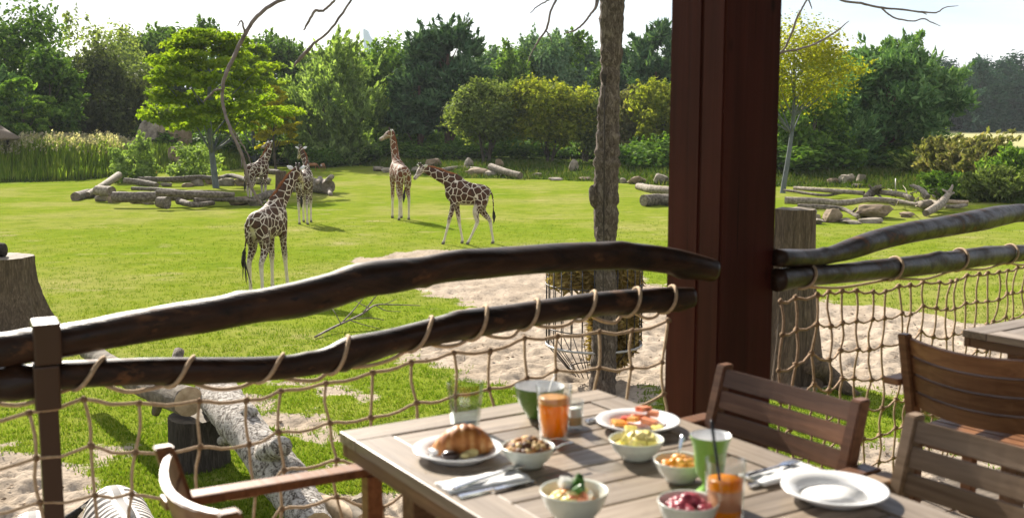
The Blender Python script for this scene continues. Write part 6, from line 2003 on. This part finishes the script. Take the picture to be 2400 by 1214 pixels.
def giraffe(u, v, yaw, scale, label, neck, head_dir, coat, legs=(0, 0, 0, 0), tail_sway=0.0, hind_spread=0.0, long_tail=False, D=None):
    """local frame: +x forward, +y left, +z up; legs: forward swing of FL, FR, HL, HR feet"""
    p = ground_at(u, v)
    root = empty('giraffe', p, yaw, label, 'giraffe', 'giraffes on the lawn')
    root.scale = (scale,) * 3
    parts = []
    parts.append(loft([(-.86, 0, 1.92, .06, .10), (-.76, 0, 1.96, .20, .26), (-.55, 0, 1.97, .30, .37), (-.2, 0, 1.95, .33, .43), (.15, 0, 1.99, .345, .48),
                       (.45, 0, 2.08, .33, .52), (.70, 0, 2.16, .25, .43), (.86, 0, 2.20, .14, .27), (.92, 0, 2.20, .06, .12)], 30, 24))
    # withers hump to the neck
    N = [Vector(q) for q in neck]
    base = [Vector((.30, 0, 2.26)), Vector((.52, 0, 2.40))]
    pts = base + N
    nr = [(.19, .30), (.19, .34)] + [(a, b) for a, b in zip(np.linspace(.155, .095, len(N)), np.linspace(.26, .125, len(N)))]
    parts.append(loft([(*pp_, *rr0) for pp_, rr0 in zip(pts, nr)], 30, 18))
    hd = Vector(head_dir).normalized(); pol = N[-1]
    hp = [pol - hd * .10 + Vector((0, 0, .03)), pol + hd * .04 + Vector((0, 0, .035)), pol + hd * .20 + Vector((0, 0, .02)), pol + hd * .40, pol + hd * .56, pol + hd * .64]
    hr_ = [(.07, .09), (.115, .135), (.12, .145), (.075, .095), (.075, .08), (.045, .05)]
    parts.append(loft([(*a, *b) for a, b in zip(hp, hr_)], 22, 16))
    fl_, fr_, hl_, hr2 = legs
    for s, fx in ((1, fl_), (-1, fr_)):
        parts.append(limb([(.55, s * .17, 2.1, .20, .14), (.53, s * .19, 1.75, .17, .125), (.52 + fx * .22, s * .185, 1.35, .105, .09), (.53 + fx * .5, s * .18, .93, .082, .08),
                           (.53 + fx * .55, s * .18, .80, .066, .062), (.53 + fx * .80, s * .18, .42, .05, .05), (.53 + fx * .95, s * .18, .16, .058, .056), (.55 + fx, s * .18, .05, .075, .068), (.55 + fx, s * .18, 0.0, .08, .07)]))
    for s, fx in ((1, hl_), (-1, hr2)):
        sp_ = hind_spread * s
        parts.append(limb([(-.55, s * .15, 2.0, .27, .17), (-.52, s * .18, 1.65, .25, .16), (-.44 + fx * .2, s * .19 + sp_ * .2, 1.30, .155, .115), (-.60 + fx * .45, s * .18 + sp_ * .5, .98, .095, .075), (-.64 + fx * .5, s * .175 + sp_ * .55, .86, .082, .068),
                           (-.60 + fx * .75, s * .17 + sp_ * .8, .45, .052, .05), (-.57 + fx * .95, s * .17 + sp_ * .95, .16, .056, .054), (-.54 + fx, s * .17 + sp_, .05, .075, .066), (-.54 + fx, s * .17 + sp_, 0.0, .08, .07)]))
    me = remesh(parts, 0.028, 'body', 5)
    n = len(me.vertices); co = np.empty(n * 3, np.float32); me.vertices.foreach_get('co', co); co = co.reshape(-1, 3)
    x, y, z = co.T
    C = np.zeros((n, 4), np.float32); C[:, 3] = 1
    C[:, 0] = np.clip((1.62 - z) / .25, 0, 1)
    rump = np.clip((-.58 - x) / .14, 0, 1) * np.clip((2.1 - z) / .3, 0, 1) * np.clip(z - 1.0, 0, 1)
    C[:, 0] = np.maximum(C[:, 0], np.clip((-.3 - x) / .3, 0, 1) * .0)
    pale = np.clip((1.10 - z) / .35, 0, 1)
    pale = np.maximum(pale, np.clip((1.62 - z) / .10, 0, 1) * (np.abs(x) < .36) * .8)
    inner = np.clip((.09 - np.abs(y)) / .05, 0, 1) * (x < -.55) * (z < 1.9)
    pale = np.maximum(pale, inner)
    dh = co - np.array(pol); hx_ = dh @ np.array(hd); rad = np.linalg.norm(dh - hx_[:, None] * np.array(hd), axis=1)
    isH = (rad < .22) & (hx_ > -.02) & (hx_ < .75)
    pale = np.where(isH, np.clip(.05 + hx_ * .9, 0, 1), pale)
    C[:, 1] = pale
    blue = np.clip((.13 - z) / .05, 0, 1) * .8
    blue = np.where(isH, np.clip((hx_ - .50) / .1, 0, 1) * .6, blue)
    C[:, 2] = blue
    at = me.attributes.new('coat', 'FLOAT_COLOR', 'POINT'); at.data.foreach_set('color', C.ravel())
    new_obj('body', me, GM[coat], root)
    # mane along the back of the neck
    up_ = []
    A = spline(pts[1:], 20); nrm = spline([(b,) for a, b in nr[1:]], 20)[:, 0]
    V = []; Fc = []
    for i in range(20):
        t_ = Vector(A[min(i + 1, 19)] - A[max(i - 1, 0)]).normalized()
        side = Vector((0, 0, 1)).cross(t_); side = side.normalized() if side.length > .05 else Vector((0, 1, 0))
        nu = t_.cross(side).normalized()
        if nu.z < 0 or (abs(nu.z) < .2 and nu.x > 0): nu = -nu
        c = Vector(A[i]) + nu * nrm[i] * .93
        h = .085 * math.sin(math.pi * min(1, .15 + i / 19 * .8)) * (1 + .15 * math.sin(i * 5))
        V += [c - side * .028, c + nu * h, c + side * .028]
    for i in range(19):
        a, b = 3 * i, 3 * i + 3
        Fc += [(a, a + 1, b + 1, b), (a + 1, a + 2, b + 2, b + 1), (a + 2, a, b, b + 2)]
    Fc += [(0, 2, 1), (57, 58, 59)]
    new_obj('mane', MB().add(V, Fc).mesh('mane'), M['mane'], root)
    # ears, ossicones, eyes
    upv = Vector((0, 0, 1)) - hd * hd.z; upv = upv.normalized() if upv.length > .1 else Vector((0, 0, 1))
    sv = upv.cross(hd).normalized()
    for s in (1, -1):
        b0 = pol + sv * s * .09 + upv * .06 - hd * .02
        tipd = (sv * s * 1.0 + upv * .42 - hd * .25).normalized()
        pts_ = [b0, b0 + tipd * .08, b0 + tipd * .16, b0 + tipd * .22]
        V, Fc = tube_geo(pts_, [(.025, .018), (.065, .022), (.05, .018), (.008, .006)], 10, ref=tuple(hd))
        new_obj('ear', MB().add(V, Fc).mesh('ear'), M['earwhite'], root)
        o1 = pol + sv * s * .05 + upv * .12 + hd * .03
        tube('ossicone', [o1 - upv * .04, o1 + upv * .08 - hd * .02, o1 + upv * .14 - hd * .03, o1 + upv * .165 - hd * .035], [.034, .024, .03, .022], M['horn'], root, 8)
        V, Fc = lathe_geo([(0, -.022), (.016, -.015), (.022, 0), (.016, .015), (0, .022)], 10)
        new_obj('eye', MB().add(V, Fc).mesh('eye'), M['eye'], root, tuple(pol + hd * .17 + sv * s * .112 + upv * .06))
    # tail
    t0 = Vector((-.83, 0, 2.08)); tl = 1.15
    tp = [t0, t0 + Vector((-.10, tail_sway * .15, -.15)), t0 + Vector((-.14, tail_sway * .5, -.5)), t0 + Vector((-.13, tail_sway * .9, -.80))]
    tl_ = tube('tail', tp, [.045, .03, .022, .02], GM[coat], root, 8, n=12)
    tp2 = [tp[-1] + Vector((0, 0, .05)), tp[-1] + Vector((-.02, tail_sway * .2, -.15)), tp[-1] + Vector((-.02, tail_sway * .4, -.34)), tp[-1] + Vector((.0, tail_sway * .5, -.50))]
    tube('tail_tuft', tp2, [.022, .062, .045, .006], M['tailblack'], tl_, 8, n=12, rough=.25, rng=random.Random(1))
    if long_tail:
        for k in range(4):
            rg = random.Random(k + 5)
            tube('tail_hair', [tp2[1], tp2[2] + Vector((rg.uniform(-.05, .05), -.04 * k, -.1)), tp2[3] + Vector((rg.uniform(-.05, .08), -.09 * k + .05, -.28 - .08 * k))], [.03, .02, .006], M['tailblack'], root, 6, n=8)
    return root

R_ = math.radians
# near giraffe, seen from behind
giraffe(630, 684, R_(72), 0.97, 'nearest giraffe with black brown patches seen from behind, neck leaning right', [(.72, -.06, 2.62), (.92, -.14, 2.90), (1.08, -.22, 3.16), (1.20, -.30, 3.36)], (.80, .10, -.5), 'near', (-.02, .22, .06, -.20), 0.15, 0.10, True)
# second giraffe behind it
giraffe(716, 524, R_(92), 1.02, 'giraffe standing directly behind the nearest one, back towards us', [(.70, .02, 2.58), (.84, .08, 2.84), (.94, .18, 3.08), (1.0, .26, 3.30)], (.55, .3, -.55), 'near', (.10, -.05, .05, -.08), 0.0, 0.02)
# far giraffe by the logs
giraffe(604, 478, R_(58), 1.00, 'farthest giraffe beside the log ring with its head turned left', [(.72, -.03, 2.62), (.86, -.08, 2.92), (.96, -.12, 3.22), (1.02, -.12, 3.48)], (-.25, .9, -.42), 'mid', (.05, -.10, .10, -.10), 0.0, 0.02)
# standing giraffe with upright neck
giraffe(939, 514, R_(112), 1.13, 'reddish giraffe standing upright with raised neck in the middle of the lawn', [(.66, .0, 2.66), (.76, .02, 3.02), (.84, .05, 3.38), (.90, .08, 3.68)], (.35, .75, -.45), 'red', (.12, -.05, .0, .10), 0.1, 0.06)
# grazing giraffe seen from the side
giraffe(1098, 572, R_(176), 0.98, 'dark patched giraffe in side view with lowered neck reaching to the left', [(.82, -.02, 2.52), (1.20, -.03, 2.70), (1.52, -.04, 2.84), (1.78, -.05, 2.94)], (.45, .62, -.62), 'mid', (.42, -.28, .55, -.40), -0.25, 0.02)

# gazelles
M['gazelle'] = noise_mat('tan_gazelle_coat', [(0.3, (0.22, 0.10, 0.045)), (0.7, (0.36, 0.18, 0.085))], 6, 0.8, 0.2, 0.01)
M['gazwhite'] = noise_mat('white_belly_fur', [(0.3, (0.50, 0.46, 0.40)), (0.7, (0.66, 0.62, 0.56))], 6, 0.8, 0.2, 0.01)
def gazelle(u, v, yaw, label, graze=True):
    p = ground_at(u, v)
    root = empty('gazelle', p, yaw, label, 'gazelle', 'gazelles on the far lawn')
    pr = [loft([(-.42, 0, .62, .04, .06), (-.36, 0, .62, .12, .15), (-.1, 0, .60, .13, .16), (.2, 0, .62, .12, .17), (.38, 0, .64, .06, .10)], 16, 12)]
    nk = [(.30, 0, .68, .06, .10), (.46, 0, .60, .045, .07), (.58, 0, .42, .04, .05), (.64, 0, .30, .045, .05), (.72, 0, .16, .03, .03)] if graze else [(.30, 0, .70, .06, .10), (.44, 0, .86, .045, .06), (.50, 0, .98, .045, .05), (.62, 0, .96, .035, .04), (.72, 0, .92, .02, .02)]
    pr.append(loft(nk, 14, 10))
    for x0, dx in ((.27, .03), (-.33, -.05)):
        for s in (1, -1):
            pr.append(limb([(x0, s * .07, .60, .07, .05), (x0 + dx, s * .07, .40, .04, .03), (x0 + dx * .2, s * .07, .22, .022, .02), (x0 + dx, s * .07, 0, .024, .022)], 12, 8))
    new_obj('body', remesh(pr, .018, 'body', 3), M['gazelle'], root)
    V, Fc = lathe_geo([(0, -.10), (.08, -.08), (.115, 0), (.08, .08), (0, .10)], 12)
    o = new_obj('rump_patch', MB().add(V, Fc).mesh('rump_patch'), M['gazwhite'], root, (-.385, 0, .60)); o.scale = (.5, .8, 1)
    hx_ = (.62, .33) if graze else (.50, 1.02)
    for s in (1, -1):
        tube('horn', [(hx_[0], s * .03, hx_[1] + .02), (hx_[0] - .03, s * .05, hx_[1] + .14), (hx_[0] + .02, s * .04, hx_[1] + .24)], [.014, .012, .004], M['horn'], root, 6, n=7)
    tube('tail', [(-.42, 0, .68), (-.46, 0, .58), (-.45, 0, .5)], [.014, .014, .006], M['horn'], root, 6)
    return root
gazelle(733, 401, R_(175) + 3.1416, 'tan gazelle grazing sideways on the far lawn')
gazelle(757, 402, R_(80), 'tan gazelle seen from behind next to the grazing one')

# storks
def stork(u, v, yaw, label, h=1.0, neck_up=True, z=None):
    p = ground_at(u, v)
    if z is not None: p = P(u, v, p.y)
    root = empty('stork', p, yaw, label, 'bird', 'black and white birds on the lawn'); root.scale = (h, h, h)
    pr = [loft([(-.30, 0, .50, .02, .02), (-.2, 0, .56, .09, .08), (0, 0, .62, .13, .13), (.16, 0, .68, .09, .10), (.24, 0, .76, .05, .06), (.25, 0, .90, .035, .035), (.27, 0, 1.0, .05, .05), (.33, 0, 1.01, .03, .03)], 24, 12)]
    new_obj('body', remesh(pr, .02, 'body', 2), M['gazwhite'], root)
    V, Fc = loft([(-.42, 0, .48, .03, .015), (-.28, 0, .55, .11, .06), (-.05, 0, .62, .15, .09), (.08, 0, .66, .12, .07)], 12, 12)
    new_obj('wings', MB().add(V, Fc).mesh('wings'), M['tailblack'], root, (0, 0, .035))
    tube('beak', [(.31, 0, 1.0), (.52, 0, .93)], [.022, .004], M['melon'], root, 6)
    for s in (1, -1): tube('leg', [(-.02, s * .05, .55), (0, s * .05, .28), (-.02, s * .05, 0)], [.016, .012, .012], M['salmon'], root, 6)
    return root
stork(366, 412, R_(150), 'taller black and white stork standing before the reeds', 1.05)
stork(336, 414, R_(170), 'smaller stork beside the taller one before the reeds', 0.72)
stork(737, 392, R_(30), 'small white bird behind the grazing gazelle', 0.62)

# zebras under the terrace
def zebra_mat():
    t = MT('zebra_coat', 0.7, 0.3)
    co = t.coords(); sp_ = t.n.new('ShaderNodeSeparateXYZ'); t.l.new(co, sp_.inputs[0])
    nz_ = t.noise(co, 2.5, 2)
    # stripes bend back over the hips
    s = t.math('ADD', t.math('ADD', sp_.outputs['X'], t.math('MULTIPLY', sp_.outputs['Z'], -0.55)), t.math('MULTIPLY', nz_, 0.10))
    w = t.math('SINE', t.math('MULTIPLY', s, 66.0))
    st = t.ramp(t.math('ADD', t.math('MULTIPLY', w, 0.5), 0.5), [(0.50, (0.030, 0.022, 0.018)), (0.68, (0.60, 0.55, 0.50))])
    ay = t.math('ABSOLUTE', sp_.outputs['Y'])
    back = t.math('GREATER_THAN', sp_.outputs['Z'], 1.12)
    d1 = t.math('MULTIPLY', t.ramp(ay, [(0.030, 1.0), (0.036, 0.0)]), back)
    d2 = t.math('MULTIPLY', t.ramp(ay, [(0.062, 1.0), (0.075, 0.0)]), back)
    c = t.mix(d2, st, (0.60, 0.56, 0.52)); c = t.mix(d1, c, (0.085, 0.075, 0.07))
    t.color(c); return t.m
M['zebra'] = zebra_mat()
def zebra(p, yaw, label):
    root = empty('zebra', p, yaw, label, 'zebra', 'zebras below the terrace')
    pr = [loft([(-.72, 0, 1.00, .06, .10), (-.64, 0, 1.02, .19, .24), (-.42, 0, 1.00, .29, .34), (-.1, 0, .96, .30, .34), (.25, 0, .98, .28, .34), (.52, 0, 1.02, .20, .30), (.68, 0, 1.04, .08, .14)], 26, 22),
          loft([(.40, 0, 1.08, .13, .24), (.75, 0, 1.06, .10, .19), (1.0, 0, .90, .085, .14), (1.10, 0, .80, .09, .12)], 16, 14),
          loft([(1.04, 0, .86, .07, .09), (1.14, 0, .78, .095, .12), (1.26, 0, .56, .07, .09), (1.34, 0, .38, .06, .065), (1.36, 0, .34, .03, .03)], 16, 12)]
    for s in (1, -1):
        pr.append(limb([(.42, s * .15, 1.0, .15, .10), (.42, s * .16, .70, .085, .07), (.43, s * .16, .46, .062, .055), (.42, s * .16, .25, .04, .038), (.42, s * .16, .10, .048, .045), (.45, s * .16, 0, .065, .058)]))
        pr.append(limb([(-.48, s * .13, 1.0, .23, .14), (-.45, s * .16, .76, .16, .11), (-.54, s * .15, .50, .07, .055), (-.52, s * .15, .26, .042, .04), (-.50, s * .15, .10, .05, .046), (-.47, s * .15, 0, .065, .058)]))
    new_obj('body', remesh(pr, .022, 'body', 4), M['zebra'], root)
    V = []; Fc = []
    for i, (x, z) in enumerate(((.30, 1.32), (.45, 1.31), (.62, 1.28), (.80, 1.22), (.95, 1.10), (1.05, 1.02))):
        h = (.02, .10, .12, .12, .12, .05)[i]
        V += [(x, -.03, z - .06), (x - .05, 0, z + h), (x, .03, z - .06)]
    for i in range(5):
        a, b = 3 * i, 3 * i + 3
        Fc += [(a, a + 1, b + 1, b), (a + 1, a + 2, b + 2, b + 1), (a + 2, a, b, b + 2)]
    new_obj('mane', MB().add(V, Fc + [(0, 2, 1), (15, 16, 17)]).mesh('mane'), M['tailblack'], root)
    tube('tail', [(-.70, 0, 1.20), (-.80, -.10, 1.12), (-.84, -.24, 1.02)], [.035, .026, .02], M['zebra'], root, 8, n=8)
    tube('tail_tuft', [(-.83, -.22, 1.03), (-.86, -.32, .95), (-.84, -.42, .84)], [.02, .045, .006], M['tailblack'], root, 8, n=8, rough=.2, rng=random.Random(2))
    for s in (1, -1):
        tube('ear', [(1.08, s * .07, .92), (1.06, s * .12, 1.02), (1.06, s * .14, 1.10)], [(.03, .02), (.045, .02), (.01, .008)], M['zebra'], root, 8)
    return root
zr = P(262, 1140, 9.45); hz = Vector((.42, -.72, 0)).normalized()
zo = Vector((zr.x, zr.y, 0)) + hz * .50
zebra((zo.x, zo.y, 0), math.atan2(hz.y, hz.x), 'zebra seen from above between the fence post and the chair, tail to the left')
zr = P(72, 1196, 9.0); zo = Vector((zr.x, zr.y, 0)) + hz * .62
zebra((zo.x, zo.y - .12, 0), math.atan2(hz.y, hz.x) - .1, 'second zebra at the bottom left corner with only its rump showing')

# ------------------------------------------------------------------ air
hz_m = bpy.data.materials.new('pale_air'); hz_m.use_nodes = True
hn = hz_m.node_tree.nodes; hn.clear()
ho = hn.new('ShaderNodeOutputMaterial'); hv = hn.new('ShaderNodeVolumePrincipled')
hv.inputs['Color'].default_value = (0.90, 0.95, 1.0, 1); hv.inputs['Density'].default_value = 0.00015
hv.inputs['Anisotropy'].default_value = 0.0
hz_m.node_tree.links.new(hv.outputs[0], ho.inputs['Volume'])
hb_ = box_mesh(3600, 1900, 152, 0, 'haze')
tag(new_obj('haze', hb_, hz_m, None, (0, 900, 74.9)), kind='stuff')
